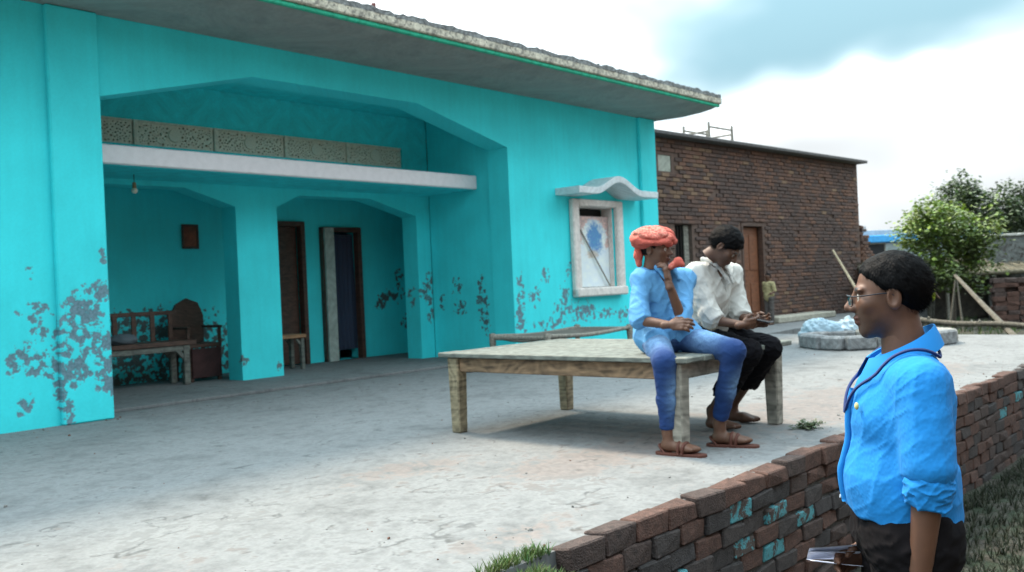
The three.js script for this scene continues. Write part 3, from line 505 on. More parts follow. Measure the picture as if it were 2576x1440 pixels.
// ------------------------------------------------------------------ brick house added across the lane (unseen; put there to keep low sky out of the porch)
{
  const h = thing('sky_blocker_house', 'plain two-storey brick house added out of view to block low sky from the porch', 'house', hw(-3, -0.85, -15), TH), L = 32, H = 6.6;
  const m = std({ map: rep(surfaceTex([0.16, 0.095, 0.07], 0.4, 7, 210), 0.5), roughness: 1 });
  mk('wall', box(L, H, 0.3, 0, H / 2, 0.15, 0.02), m, h); mk('wall', box(L, H, 0.3, 0, H / 2, 5.2, 0.02), m, h); for (const x of [-1, 1]) mk('wall', box(0.3, H, 4.74, x * (L / 2 - 0.16), H / 2, 2.675, 0.02), m, h);
  mk('roof', box(L + 0.6, 0.18, 6.0, 0, H + 0.092, 2.6, 0.03), M.concrete, h);
  for (let k = 0; k < 8; k++) for (const y of [1.9, 4.9]) { const w = mk('window', box(1.0, 1.2, 0.03, -14 + k * 4, y, -0.018), M.woodDark, h); mk('frame', merge([box(1.14, 0.07, 0.06, -14 + k * 4, y + 0.64, -0.032), box(1.14, 0.07, 0.06, -14 + k * 4, y - 0.64, -0.032), box(0.07, 1.2, 0.06, -14.54 + k * 4, y, -0.032), box(0.07, 1.2, 0.06, -13.46 + k * 4, y, -0.032)]), M.greyWood, w); }
  mk('door', box(1.1, 2.1, 0.05, 0, 1.06, -0.028), M.door, h);
}
// ------------------------------------------------------------------ stone curb ring with covered heap
{
  const c = onLevel(2208, 868), t = thing('stone_curb', 'low elongated ring of grey stone curb blocks in the yard', 'curb', [c.x, 0, c.z], 0.12);
  const pts = [[-0.93, 0.35], [-0.78, 0.62], [0.45, 0.62], [0.83, 0.40], [0.95, 0.0], [0.75, -0.45], [-0.5, -0.52], [-0.93, -0.25]];
  const mats = [0, 1, 2].map(i => std({ map: rep(surfaceTex([[0.20, 0.20, 0.20], [0.25, 0.245, 0.22], [0.17, 0.18, 0.185]][i], 0.5, 7, 140 + i), 1.2), bumpMap: rep(bumpCoarse, 1), bumpScale: 0.012 }));
  pts.forEach((p, i) => { const q = pts[(i + 1) % pts.length], dx = q[0] - p[0], dz = q[1] - p[1], L = Math.hypot(dx, dz), k = Math.max(1, Math.round(L / 0.45)); for (let j = 0; j < k; j++) { const f = (j + .5) / k; mk('stone', box(L / k * 0.97, 0.19 + R(-0.015, 0.01), 0.2, p[0] + dx * f, 0.094, p[1] + dz * f, 0.025, 0, -Math.atan2(dz, dx), 0), mats[Math.floor(R(0, 3))], t); } });
  mk('infill', new THREE.CylinderGeometry(0.75, 0.75, 0.08, 24).scale(1, 1, 0.6).translate(0, 0.044, 0.05), M.soil, t);
}
{
  const c = onLevel(2072, 850, 0.085), N = 64, g = new THREE.SphereGeometry(1, N, 40, 0, TAU, 0, Math.PI / 2), p = g.attributes.position;
  for (let i = 0; i < p.count; i++) { let x = p.getX(i), y = p.getY(i), z = p.getZ(i); const sq = Math.pow(Math.abs(x) ** 3 + Math.abs(y) ** 3 + Math.abs(z) ** 3, -1 / 3); x *= sq; y *= sq; z *= sq; const f = Math.abs(fbm(x * 2.5, y * 1.2, z * 2.5, 3)); const k = 1 - 0.22 * f + 0.05 * Math.sin(Math.atan2(z, x) * 9 + y * 2) * (1 - y); p.setXYZ(i, x * 0.31 * k + (y < 0.3 ? 0.03 * x : 0), y * 0.27 * (1 - 0.25 * f + (x < 0 ? 0.08 : -0.2 * x)), z * 0.22 * k); }
  g.computeVertexNormals();
  const t = thing('tarp_heap', 'heap under a creased pale blue-grey tarpaulin at the stone curb', 'tarpaulin', [c.x, 0.085, c.z]);
  mk('cover', g, std({ map: surfaceTex([0.26, 0.38, 0.46], 0.25, 5, 150), roughness: 0.6, side: THREE.DoubleSide }), t);
  const g2 = new THREE.SphereGeometry(0.16, 40, 28), p2 = g2.attributes.position; for (let i = 0; i < p2.count; i++) { const k = 1 + 0.5 * fbm(p2.getX(i) * 9, p2.getY(i) * 9, p2.getZ(i) * 9, 3); p2.setXYZ(i, p2.getX(i) * k * 1.2 + 0.34, Math.max(0, p2.getY(i) * k + 0.1), p2.getZ(i) * k); } g2.computeVertexNormals();
  mk('loose_fold', g2, std({ map: surfaceTex([0.40, 0.50, 0.56], 0.35, 6, 151), roughness: 0.6, side: THREE.DoubleSide }), t);
}

// ------------------------------------------------------------------ trees and far things
const leafMat = (r, g, b) => { const m = new THREE.MeshPhysicalMaterial({ vertexColors: true, roughness: 0.85, transmission: 0.3, thickness: 0, side: THREE.DoubleSide }); m.color.setRGB(r, g, b); return m; };
function leaves(clumps, per, size, spread, seed) {
  const rr = mulberry(seed), P = [], C = [], I = [], g3 = () => (rr() + rr() + rr() - 1.5) * 1.3;
  for (const [x, y, z, tone] of clumps) for (let k = 0; k < per; k++) {
    const cx = x + g3() * spread, cy = y + g3() * spread * 0.8, cz = z + g3() * spread, a = rr() * TAU, e = (rr() - 0.35) * 1.6, L = size * (0.6 + 0.8 * rr()), w = L * 0.34;
    const d = new THREE.Vector3(Math.cos(a) * Math.cos(e), -Math.sin(e) * 0.8, Math.sin(a) * Math.cos(e)), s = new THREE.Vector3(-Math.sin(a), (rr() - .5) * 0.8, Math.cos(a)).multiplyScalar(w);
    const o = P.length / 3; P.push(cx, cy, cz, cx + d.x * L * .5 + s.x, cy + d.y * L * .5 + s.y, cz + d.z * L * .5 + s.z, cx + d.x * L, cy + d.y * L, cz + d.z * L, cx + d.x * L * .5 - s.x, cy + d.y * L * .5 - s.y, cz + d.z * L * .5 - s.z);
    const t = tone * (0.75 + 0.5 * rr()), yl = 0.9 + 0.35 * rr(); for (let q = 0; q < 4; q++) C.push(t * yl, t, t * 0.9); I.push(o, o + 1, o + 2, o, o + 2, o + 3);
  }
  const g = new THREE.BufferGeometry(); g.setAttribute('position', new THREE.Float32BufferAttribute(P, 3)); g.setAttribute('color', new THREE.Float32BufferAttribute(C, 3)); g.setIndex(I); g.computeVertexNormals(); return g;
}
M.bark = std({ map: surfaceTex([0.075, 0.06, 0.045], 0.5, 9, 160), bumpMap: bumpFine, bumpScale: 0.01 });
function tree(label, base, lobes, col, per, size, spread, seed, tr = 0.07) {
  const t = thing('tree', label, 'tree', base, 0, 'trees beyond the yard'), rr = mulberry(seed), limbs = [], clumps = [];
  const fork = new THREE.Vector3(0.05, lobes[0][1] * 0.45, 0);
  for (const [x, y, z, rx, ry, rz, n, tone] of lobes) {
    limbs.push(tube([fork, new THREE.Vector3(x * 0.5 + 0.05, mix(fork.y, y, 0.6), z * 0.5), new THREE.Vector3(x, y + ry * 0.3, z)], tr * 0.55, 7, 0.012));
    for (let k = 0; k < n; k++) {
      let a = rr() * TAU, c = rr() * 2 - 1, r = Math.pow(rr(), 0.45), q = Math.sqrt(1 - c * c);
      const w = 1 + 0.42 * n3(Math.cos(a) * q * 2.4 + seed, c * 2.4, Math.sin(a) * q * 2.4), p = [x + rx * r * w * q * Math.cos(a), y + ry * r * w * c, z + rz * r * w * q * Math.sin(a)];
      clumps.push([...p, tone * (0.8 + 0.4 * rr())]);
      if (k % 5 === 0) limbs.push(tube([new THREE.Vector3(x * 0.7, mix(fork.y, y, 0.7), z * 0.7), new THREE.Vector3(mix(x, p[0], .5), mix(y, p[1], .45), mix(z, p[2], .5)), new THREE.Vector3(...p)], 0.02, 5, 0.005));
    }
  }
  mk('trunk', merge([tube([[0, -0.15, 0], [0.03, fork.y * 0.5, 0.02], fork], tr, 9, tr * 0.7), ...limbs]), M.bark, t);
  mk('crown', leaves(clumps, per, size, spread, seed + 1), leafMat(...col), t);
  return t;
}
const gAt = (u, v, D, dy = 0) => { const p = px(u, v, D); p.y = groundY(p.x, p.z) + dy; return p; };
{
  const b1 = gAt(2392, 720, 20), rel = (u, v, D, b) => { const p = px(u, v, D).sub(b); return [p.x, p.y, p.z]; };
  tree('bushy bright green tree in front of the blue-roofed building', b1, [[...rel(2385, 590, 20, b1), 0.85, 0.78, 0.8, 120, 1.25], [...rel(2320, 580, 19.9, b1), 0.52, 0.6, 0.5, 60, 1.5], [...rel(2450, 640, 20, b1), 0.5, 0.66, 0.6, 60, 0.95], [...rel(2375, 690, 19.8, b1), 0.6, 0.34, 0.5, 50, 0.9]], [0.095, 0.16, 0.02], 36, 0.10, 0.17, 501);  // lobe tones paint light on the left, shade at right and underneath
  const b2 = gAt(2520, 720, 27);
  tree('taller dark airy tree behind the bright green one', b2, [[...rel(2500, 550, 27, b2), 0.95, 0.95, 0.8, 80, 0.9], [...rel(2425, 500, 27, b2), 0.72, 0.55, 0.6, 56, 1.0], [...rel(2560, 530, 27, b2), 0.8, 0.75, 0.6, 56, 0.8], [...rel(2530, 620, 27, b2), 0.9, 0.8, 0.7, 60, 0.8], [...rel(2620, 600, 27, b2), 0.9, 1.0, 0.8, 60, 0.8]], [0.055, 0.105, 0.03], 64, 0.11, 0.20, 521, 0.1);
}
{ // low pale house with a blue sheet roof edge
  const a = gAt(2140, 700, 36), h = thing('far_house', 'distant pale grey building with a bright blue roof edge', 'house', [a.x + 3, a.y, a.z], 0.18);
  const y = v => px(2240, v, 36).y - a.y;
  mk('wall', box(7.5, y(612), 4, 0, y(612) / 2, -2), std({ map: rep(surfaceTex([0.36, 0.42, 0.42], 0.2, 5, 170), 0.4) }), h);
  const rf = mk('roof', box(7.9, y(592) - y(610), 4.5, 0, y(601), -1.95, 0.03), std({ map: surfaceTex([0.05, 0.30, 0.62], 0.2, 6, 171) }), h);
  mk('parapet', box(7.2, y(577) - y(592), 3.6, -0.1, y(584.5), -2.2, 0.02), std({ map: surfaceTex([0.34, 0.36, 0.38], 0.25, 6, 172) }), rf);
  mk('parapet_block', box(0.5, 0.22, 0.5, -2.0, y(577) + 0.1, -1.5, 0.02), std({ map: surfaceTex([0.3, 0.32, 0.34], 0.25, 6, 173) }), rf);
  for (const x of [-2.2, 1.2]) { const w = mk('window', box(0.8, 0.8, 0.03, x, y(640), 0.005), M.black, h); mk('frame', merge([box(0.9, 0.06, 0.05, x, y(640) + 0.43, 0.012), box(0.9, 0.06, 0.05, x, y(640) - 0.43, 0.012), box(0.06, 0.8, 0.05, x - 0.42, y(640), 0.012), box(0.06, 0.8, 0.05, x + 0.42, y(640), 0.012)]), M.greyWood, w); }
}
{ // low animal shed of poles and thatch under the trees
  const a = gAt(2395, 780, 22.3), h = thing('animal_shed', 'low dark open shed of poles and thatch under the trees', 'shed', a, 0.1);
  mk('mud_wall', box(3.0, 1.15, 0.2, 0.1, 0.57, -0.9, 0.03), std({ map: surfaceTex([0.06, 0.055, 0.045], 0.5, 6, 180) }), h); mk('mud_wall', box(0.2, 1.1, 1.2, -1.6, 0.55, -0.4, 0.03), std({ map: surfaceTex([0.06, 0.055, 0.045], 0.5, 6, 181) }), h);
  for (const x of [-1.5, -0.3, 0.9, 1.8]) mk('post', new THREE.CylinderGeometry(0.035, 0.045, 1.2, 8).translate(x, 0.6, 0.35), M.greyWood, h);
  const th = []; for (let k = 0; k < 260; k++) { const x = R(-1.95, 2.1), z = R(-1.3, 0.4); th.push(tube([[x, 1.32 - z * 0.16, z], [x + R(-0.05, 0.05), 1.25 - z * 0.2, z + 0.4]], 0.012, 4, 0.006, 2)); }
  mk('thatch_roof', merge([box(4.0, 0.1, 1.9, 0.1, 1.27, -0.4, 0.03, 0.17), ...th]), std({ map: surfaceTex([0.10, 0.09, 0.06], 0.5, 9, 182) }), h);
}
{ // whitewashed brick wall piece at the right
  const a = gAt(2485, 780, 23), h = thing('whitewashed_wall', 'pale flaking whitewashed wall standing behind the stack of red bricks', 'wall', a, -0.15), top = px(2485, 598, 23).y - a.y;
  mk('wall', box(2.6, top, 0.25, 1.3, top / 2, 0, 0.02), std({ map: rep(surfaceTex([0.115, 0.125, 0.12], 0.35, 6, 190, 256, { lo: 0.1, hi: 0.4, f: 11, c: [0.05, 0.045, 0.042] }), 0.7), bumpMap: bumpCoarse, bumpScale: 0.02 }), h);
  mk('coping', box(2.7, 0.07, 0.33, 1.3, top + 0.036, 0, 0.015), M.concrete, h);
}
{ // stack of red bricks
  const a = gAt(2500, 800, 19), t = thing('brick_stack', 'rough stack of red-brown bricks at the edge beside the log rail', 'brick stack', a, -0.2), top = px(2500, 700, 19).y - a.y;
  for (let c = 0; c * 0.098 < top; c++) for (let k = 0; k < 6; k++) for (let d = 0; d < 2; d++) { if (c * 0.098 > top - 0.3 && rng() < 0.35) continue; const m = mk('brick', brickGeos[Math.floor(R(0, 8))], brickMats[rng() < 0.6 ? 0 : 1], t); m.position.set(0.12 + k * 0.236 + R(-.01, .01) + (c % 2) * 0.03, 0.05 + c * 0.094, -d * 0.13 + R(-.01, .01)); m.rotation.y = R(-0.06, 0.06); m.scale.y = 1.12; }
}
{ // log rail on forked stakes, leaning poles and sticks
  const A = px(2290, 803, 17.5), B = px(2640, 826, 15.5), t = thing('log_rail', 'long grey log lying as a rail on forked stakes beyond the yard', 'rail', [A.x, groundY(A.x, A.z), A.z]);
  const d = B.clone().sub(A), o = A.y - t.position.y; mk('log', tube([[0, o, 0], [d.x * .35, o + d.y * .35 - 0.03, d.z * .35], [d.x * .7, o + d.y * .7 + 0.02, d.z * .7], [d.x, o + d.y, d.z]], 0.055, 9, 0.042), M.poleWood, t);
  for (const f of [0.12, 0.5, 0.85]) { const X = d.x * f, Z = d.z * f, yb = groundY(A.x + X, A.z + Z) - t.position.y, yt = o + d.y * f; mk('stake', merge([tube([[X, yb - 0.05, Z], [X, yt - 0.1, Z]], 0.035, 7), tube([[X, yt - 0.12, Z], [X + .03, yt + 0.06, Z + 0.09]], 0.02, 6), tube([[X, yt - 0.12, Z], [X - .03, yt + 0.06, Z - 0.09]], 0.02, 6)]), M.greyWood, t); }
  const pole = (u0, v0, D0, u1, v1, D1, r, label) => { const a = px(u0, v0, D0); a.y = groundY(a.x, a.z); const b = px(u1, v1, D1).sub(a), m = tag(mk('pole', tube([[0, -0.02, 0], [b.x * .5, b.y * .5 - 0.03, b.z * .5], [b.x, b.y, b.z]], r, 8, r * 0.6), M.poleWood), label, 'pole'); m.position.copy(a); };
  pole(2590, 850, 15.2, 2404, 694, 18.5, 0.06, 'thick grey pole slanting from the ground up to the tree');
  pole(2388, 806, 18.6, 2404, 705, 18.7, 0.028, 'thin upright stick on one side of the two propping sticks under the tree');
  pole(2424, 806, 18.4, 2408, 705, 18.7, 0.024, 'thinner inclined stick crossing another stick under the tree');
}
{ // grass
  const blade = new THREE.BufferGeometry(); { const P = [], I = []; for (let k = 0; k < 5; k++) { const a = k / 5 * TAU, l = 0.7 + 0.3 * ((k * 7) % 5) / 5, c = Math.cos(a), s = Math.sin(a), o = P.length / 3; P.push(-s * .06, 0, c * .06, s * .06, 0, -c * .06, c * .25 - s * .045, l * .6, s * .25 + c * .045, c * .25 + s * .045, l * .6, s * .25 - c * .045, c * .62, l, s * .62); I.push(o, o + 1, o + 2, o + 1, o + 3, o + 2, o + 2, o + 3, o + 4); } blade.setAttribute('position', new THREE.Float32BufferAttribute(P, 3)); blade.setIndex(I); blade.computeVertexNormals(); }
  const mat = new THREE.MeshPhysicalMaterial({ roughness: 0.9, transmission: 0.25, thickness: 0, side: THREE.DoubleSide, color: 0xffffff });
  const field = (name, label, list) => { const m = new THREE.InstancedMesh(blade, mat, list.length), o = new THREE.Object3D(), c = new THREE.Color(); list.forEach(([x, y, z, h, col], i) => { o.position.set(x, y, z); o.rotation.set(R(-.2, .2), R(0, 6.3), R(-.2, .2)); o.scale.set(h * 0.8, h, h * 0.8); o.updateMatrix(); m.setMatrixAt(i, o.matrix); m.setColorAt(i, c.setRGB(...col)); }); m.castShadow = m.receiveShadow = true; m.name = numbered(name); scene.add(m); tag(m, label, 'grass', null, 'stuff'); };
  const a = [], g = (k) => [0.055 * k * R(.7, 1.5), 0.10 * k * R(.8, 1.2), 0.025 * k];
  for (let i = 0; i < 16000; i++) { const s = R(-3, 9), n = -6.14 - Math.pow(rng(), 1.3) * 5, p = hw(s, 0, n); if (n3(p.x, p.z, 5) < -0.45 || Math.hypot(p.x - 1.15, p.z + 2.65) < 0.3) continue; a.push([p.x, groundY(p.x, p.z) - 0.01, p.z, R(0.04, 0.12), g(0.18)]); }
  for (let i = 0; i < 2600; i++) { const s = R(11.3, 24), n = R(-12, -1.2), p = hw(s, 0, n); if (n3(p.x, p.z, 9) < -0.2) continue; a.push([p.x, groundY(p.x, p.z) - 0.01, p.z, R(0.06, 0.2), g(0.9)]); }
  field('grass', 'short dark grass on the lower ground below the retaining wall', a);
  const b = []; for (let i = 0; i < 620; i++) { const s = -1.13 - Math.abs(R(-0.26, 0.26) + R(-0.26, 0.26)), n = -5.93 - R(0, 0.3), p = hw(s, 0, n); b.push([p.x, Math.max(groundY(p.x, p.z), n > -5.99 ? 0 : -0.3) - 0.012, p.z, R(0.035, 0.075) * (s > -1.5 ? 1 : 0.6), g(1.3)]); }
  field('grass_tuft', 'bright green grass tuft at the end of the retaining wall', b);
}
{ // loose grit and brick chips on the yard
  const g = new THREE.IcosahedronGeometry(1, 1), p = g.attributes.position; for (let i = 0; i < p.count; i++) { const k = 1 + 0.35 * n3(p.getX(i) * 1.3, p.getY(i) * 1.3, p.getZ(i) * 1.3); p.setXYZ(i, p.getX(i) * k, p.getY(i) * k * 0.6, p.getZ(i) * k); } g.computeVertexNormals();
  const N = 700, m = new THREE.InstancedMesh(g, std({ roughness: 1 }), N), o = new THREE.Object3D(), c = new THREE.Color();
  for (let i = 0; i < N; i++) { const edge = rng() < 0.35, s = edge ? R(-2, 8) : R(-3, 10), n = edge ? (rng() < 0.5 ? -R(0.02, 0.3) : R(-5.98, -5.6)) : R(-5.95, -0.1), r = 0.003 + 0.008 * Math.pow(rng(), 5), q = hw(s, r * 0.35, n); o.position.copy(q); o.rotation.set(R(0, 6), R(0, 6), R(0, 6)); o.scale.setScalar(r); o.updateMatrix(); m.setMatrixAt(i, o.matrix); const k = R(0.6, 1.2); m.setColorAt(i, rng() < 0.25 ? c.setRGB(0.16 * k, 0.075 * k, 0.05 * k) : c.setRGB(0.2 * k, 0.2 * k, 0.19 * k)); }
  m.castShadow = m.receiveShadow = true; m.name = numbered('grit'); scene.add(m); tag(m, 'loose grit and brick chips scattered on the cement yard', 'grit', null, 'stuff');
}
for (const [u, v, n, sc, lab] of [[2022, 1080, 60, 1, 'low green weed patch growing on the yard edge beside the table'], [2055, 1068, 24, 0.6, 'small weed sprout on the yard just past the bigger weed patch']]) {
  const c = onLevel(u, v), t = thing('weed', lab, 'weed', [c.x, 0, c.z]), cl = []; for (let k = 0; k < n / 4; k++) cl.push([R(-.1, .1) * sc, R(0.01, 0.035) * sc, R(-.07, .07) * sc, R(.8, 1.2)]);
  mk('leaves', leaves(cl, 9, 0.035 * sc, 0.022 * sc, 900 + n), leafMat(0.06, 0.10, 0.035), t); mk('stems', merge(cl.map(q => tube([[0, -0.003, 0], [q[0] * .6, 0.008, q[2] * .6], [q[0], q[1], q[2]]], 0.0025, 5))), leafMat(0.06, 0.09, 0.03).clone(), t).material = flat(0.07, 0.1, 0.04);
}

// ------------------------------------------------------------------ people: signed-distance bodies meshed on grids
const smin = (a, b, k) => { const h = Math.max(k - Math.abs(a - b), 0) / k; return Math.min(a, b) - h * h * k * 0.25; };
const smax = (a, b, k) => -smin(-a, -b, k);
const cone = (a, b, ra, rb = ra) => [a.x, a.y, a.z, b.x, b.y, b.z, ra, rb, 0];
const cyl = (a, b, ra, rb = ra) => [a.x, a.y, a.z, b.x, b.y, b.z, ra, rb, 1];
function dPrim(q, x, y, z) {
  const bx = q[3] - q[0], by = q[4] - q[1], bz = q[5] - q[2], ax = x - q[0], ay = y - q[1], az = z - q[2], L2 = bx * bx + by * by + bz * bz, t = (ax * bx + ay * by + az * bz) / L2;
  if (q[8] === 1) { const L = Math.sqrt(L2), tt = clamp(t), rx = ax - bx * t, ry = ay - by * t, rz = az - bz * t, rad = Math.sqrt(rx * rx + ry * ry + rz * rz) - mix(q[6], q[7], tt), ax2 = (Math.abs(t - 0.5) - 0.5) * L; return smax(rad, ax2, 0.012); }
  const tt = t < 0 ? 0 : t > 1 ? 1 : t, dx = ax - bx * tt, dy = ay - by * tt, dz = az - bz * tt; return Math.sqrt(dx * dx + dy * dy + dz * dz) - (q[6] + (q[7] - q[6]) * tt);
}
function field(prims, k = 0.03) { return (x, y, z) => { let d = 1e9; for (let i = 0; i < prims.length; i++) { const e = dPrim(prims[i], x, y, z); d = e - d > k ? d : smin(d, e, k); } return d; }; }
const ell = (x, y, z, cx, cy, cz, rx, ry, rz) => { const a = (x - cx) / rx, b = (y - cy) / ry, c = (z - cz) / rz, k0 = Math.sqrt(a * a + b * b + c * c), k1 = Math.sqrt((a / rx) ** 2 + (b / ry) ** 2 + (c / rz) ** 2); return k1 < 1e-9 ? -Math.min(rx, ry, rz) : k0 * (k0 - 1) / k1; };
function bounds(prims, pad) { const lo = [1e9, 1e9, 1e9], hi = [-1e9, -1e9, -1e9]; for (const q of prims) for (let e = 0; e < 2; e++) for (let a = 0; a < 3; a++) { const v = q[e * 3 + a], r = q[6 + e] + pad; lo[a] = Math.min(lo[a], v - r); hi[a] = Math.max(hi[a], v + r); } return [lo, hi]; }
function nets(f, lo, hi, h, colour) {              // naive surface nets
  const N = [0, 1, 2].map(a => Math.ceil((hi[a] - lo[a]) / h) + 2), [nx, ny, nz] = N, V = new Float32Array(nx * ny * nz);
  for (let k = 0; k < nz; k++) for (let j = 0; j < ny; j++) for (let i = 0; i < nx; i++) V[(k * ny + j) * nx + i] = f(lo[0] + i * h, lo[1] + j * h, lo[2] + k * h);
  const id = new Int32Array(nx * ny * nz).fill(-1), P = [], I = [], o = [0, 1, nx, nx + 1, nx * ny, nx * ny + 1, nx * ny + nx, nx * ny + nx + 1], ed = [[0, 1], [2, 3], [4, 5], [6, 7], [0, 2], [1, 3], [4, 6], [5, 7], [0, 4], [1, 5], [2, 6], [3, 7]];
  for (let k = 0; k < nz - 1; k++) for (let j = 0; j < ny - 1; j++) for (let i = 0; i < nx - 1; i++) {
    const b = (k * ny + j) * nx + i; let m = 0; for (let q = 0; q < 8; q++) if (V[b + o[q]] < 0) m |= 1 << q; if (m === 0 || m === 255) continue;
    let sx = 0, sy = 0, sz = 0, c = 0; for (const [p, q] of ed) { const s0 = (m >> p) & 1, s1 = (m >> q) & 1; if (s0 === s1) continue; const a = V[b + o[p]], e = V[b + o[q]], t = a / (a - e); sx += (p & 1) + t * ((q & 1) - (p & 1)); sy += ((p >> 1) & 1) + t * (((q >> 1) & 1) - ((p >> 1) & 1)); sz += (p >> 2) + t * ((q >> 2) - (p >> 2)); c++; }
    id[b] = P.length / 3; P.push(lo[0] + (i + sx / c) * h, lo[1] + (j + sy / c) * h, lo[2] + (k + sz / c) * h);
  }
  const quad = (a, b, c, d, fl) => { if (a < 0 || b < 0 || c < 0 || d < 0) return; fl ? I.push(a, c, b, b, c, d) : I.push(a, b, c, b, d, c); };
  for (let k = 1; k < nz - 1; k++) for (let j = 1; j < ny - 1; j++) for (let i = 1; i < nx - 1; i++) {
    const b = (k * ny + j) * nx + i, s = V[b] < 0;
    if (s !== V[b + 1] < 0) quad(id[b - nx - nx * ny], id[b - nx * ny], id[b - nx], id[b], !s);
    if (s !== V[b + nx] < 0) quad(id[b - 1 - nx * ny], id[b - 1], id[b - nx * ny], id[b], !s);
    if (s !== V[b + nx * ny] < 0) quad(id[b - 1 - nx], id[b - nx], id[b - 1], id[b], !s);
  }
  const n = P.length / 3, G = new Float32Array(n * 3), e = h * 0.6, C = colour ? new Float32Array(n * 3) : null;
  for (let i = 0; i < n; i++) { const x = P[i * 3], y = P[i * 3 + 1], z = P[i * 3 + 2]; let gx = f(x + e, y, z) - f(x - e, y, z), gy = f(x, y + e, z) - f(x, y - e, z), gz = f(x, y, z + e) - f(x, y, z - e); const l = Math.hypot(gx, gy, gz) || 1; G.set([gx / l, gy / l, gz / l], i * 3); if (C) C.set(colour(x, y, z), i * 3); }
  const g = new THREE.BufferGeometry(); g.setAttribute('position', new THREE.Float32BufferAttribute(P, 3)); g.setAttribute('normal', new THREE.BufferAttribute(G, 3)); if (C) g.setAttribute('color', new THREE.BufferAttribute(C, 3)); g.setIndex(I); return g;
}
const V3 = (x, y, z) => new THREE.Vector3(x, y, z);
function basis(o, fwd, up) { const z = fwd.clone().normalize(), x = new THREE.Vector3().crossVectors(up, z).normalize(), y = new THREE.Vector3().crossVectors(z, x); return new THREE.Matrix4().makeBasis(x, y, z).setPosition(o); }
const SKIN = [0.12, 0.055, 0.032];
// head frame: origin between the ears, z to the nose, y up, x to the person's left
function headField(x, y, z) {
  let d = ell(x, y, z, 0, 0.028, -0.016, 0.075, 0.088, 0.094); const ax = Math.abs(x);
  d = smin(d, ell(x, y, z, 0, -0.036, 0.028, 0.060, 0.075, 0.062), 0.03); d = smin(d, Math.hypot(x * 0.8, y + 0.098, z - 0.062) - 0.020, 0.03);
  d = smin(d, ell(ax, y, z, 0.043, -0.018, 0.058, 0.02, 0.018, 0.018), 0.025);
  d = smin(d, ell(ax, y, z, 0.028, 0.023, 0.074, 0.03, 0.009, 0.012), 0.016);
  d = -smin(-d, Math.hypot(ax - 0.031, (y - 0.003) * 1.3, z - 0.098) - 0.017, 0.012);
  d = smin(d, Math.hypot(ax - 0.031, y - 0.002, z - 0.071) - 0.0125, 0.004);
  d = smin(d, dPrim([0, 0.012, 0.082, 0, -0.026, 0.108, 0.008, 0.012, 0], x, y, z), 0.014); d = smin(d, Math.hypot(ax - 0.012, y + 0.031, z - 0.096) - 0.0095, 0.01);
  d = smin(d, ell(x, y, z, 0, -0.058, 0.086, 0.024, 0.0075, 0.011), 0.008); d = smin(d, ell(x, y, z, 0, -0.071, 0.083, 0.021, 0.008, 0.011), 0.008);
  const er = ell(ax, y, z, 0.079, -0.006, -0.012, 0.010, 0.033, 0.020), ei = ell(ax, y, z, 0.090, -0.004, -0.008, 0.010, 0.022, 0.011); d = smin(d, smax(er, -ei, 0.006), 0.01);
  d = smin(d, dPrim([0, -0.05, -0.025, 0, -0.19, -0.045, 0.052, 0.058, 0], x, y, z), 0.03);
  return d;
}
function headColour(tone, beard) { return (x, y, z) => {
  const ax = Math.abs(x), n = 1 + 0.16 * fbm(x * 30, y * 30, z * 30, 3); let c = SKIN.map(v => v * tone * n);
  const eye = Math.hypot(ax - 0.031, y - 0.002) < 0.011 && z > 0.074; if (eye) c = Math.hypot(ax - 0.031, y - 0.001) < 0.005 ? [0.01, 0.008, 0.007] : [0.45, 0.42, 0.38];
  if (Math.abs(y - 0.027 + 0.1 * (ax - 0.03) ** 2 * 50) < 0.0045 && ax > 0.012 && ax < 0.05 && z > 0.06) c = [0.012, 0.01, 0.01];
  if (z > 0.082 && y < -0.05 && y > -0.08 && ax < 0.024) c = [c[0] * 0.9, c[1] * 0.62, c[2] * 0.66];
  if (beard) { const b = sst(-0.03, -0.075, y + 0.45 * Math.max(0, 0.04 - z)) * (ax > 0.024 || y < -0.08 || (y > -0.052 && y < -0.04) ? 1 : 0.2) * sst(-0.13, -0.11, y) * sst(-0.03, 0.02, z); c = c.map((v, q) => mix(v, [0.022, 0.016, 0.013][q], b * beard * (0.75 + 0.25 * n3(x * 400, y * 400, z * 400)))); }
  return c; }; }
const hairField = (grow, front = 0.066, nape = -0.10, tex_ = 1) => (x, y, z) => { let d = ell(x, y, z, 0, 0.031, -0.020, 0.084 + grow, 0.096 + grow, 0.104 + grow); const v = (y - front) * 0.70 - (z - 0.074) * 0.71, w = y - nape; d = smax(d, -v, 0.02); d = smax(d, -w, 0.02); const ax = Math.abs(x); d = smax(d, -(Math.hypot(ax - 0.088, y + 0.012, z + 0.004) - 0.032), 0.008); return d + tex_ * (0.0012 * n3(x * 160, y * 60, z * 160) + 0.002 * n3(x * 30, y * 22, z * 30)); };
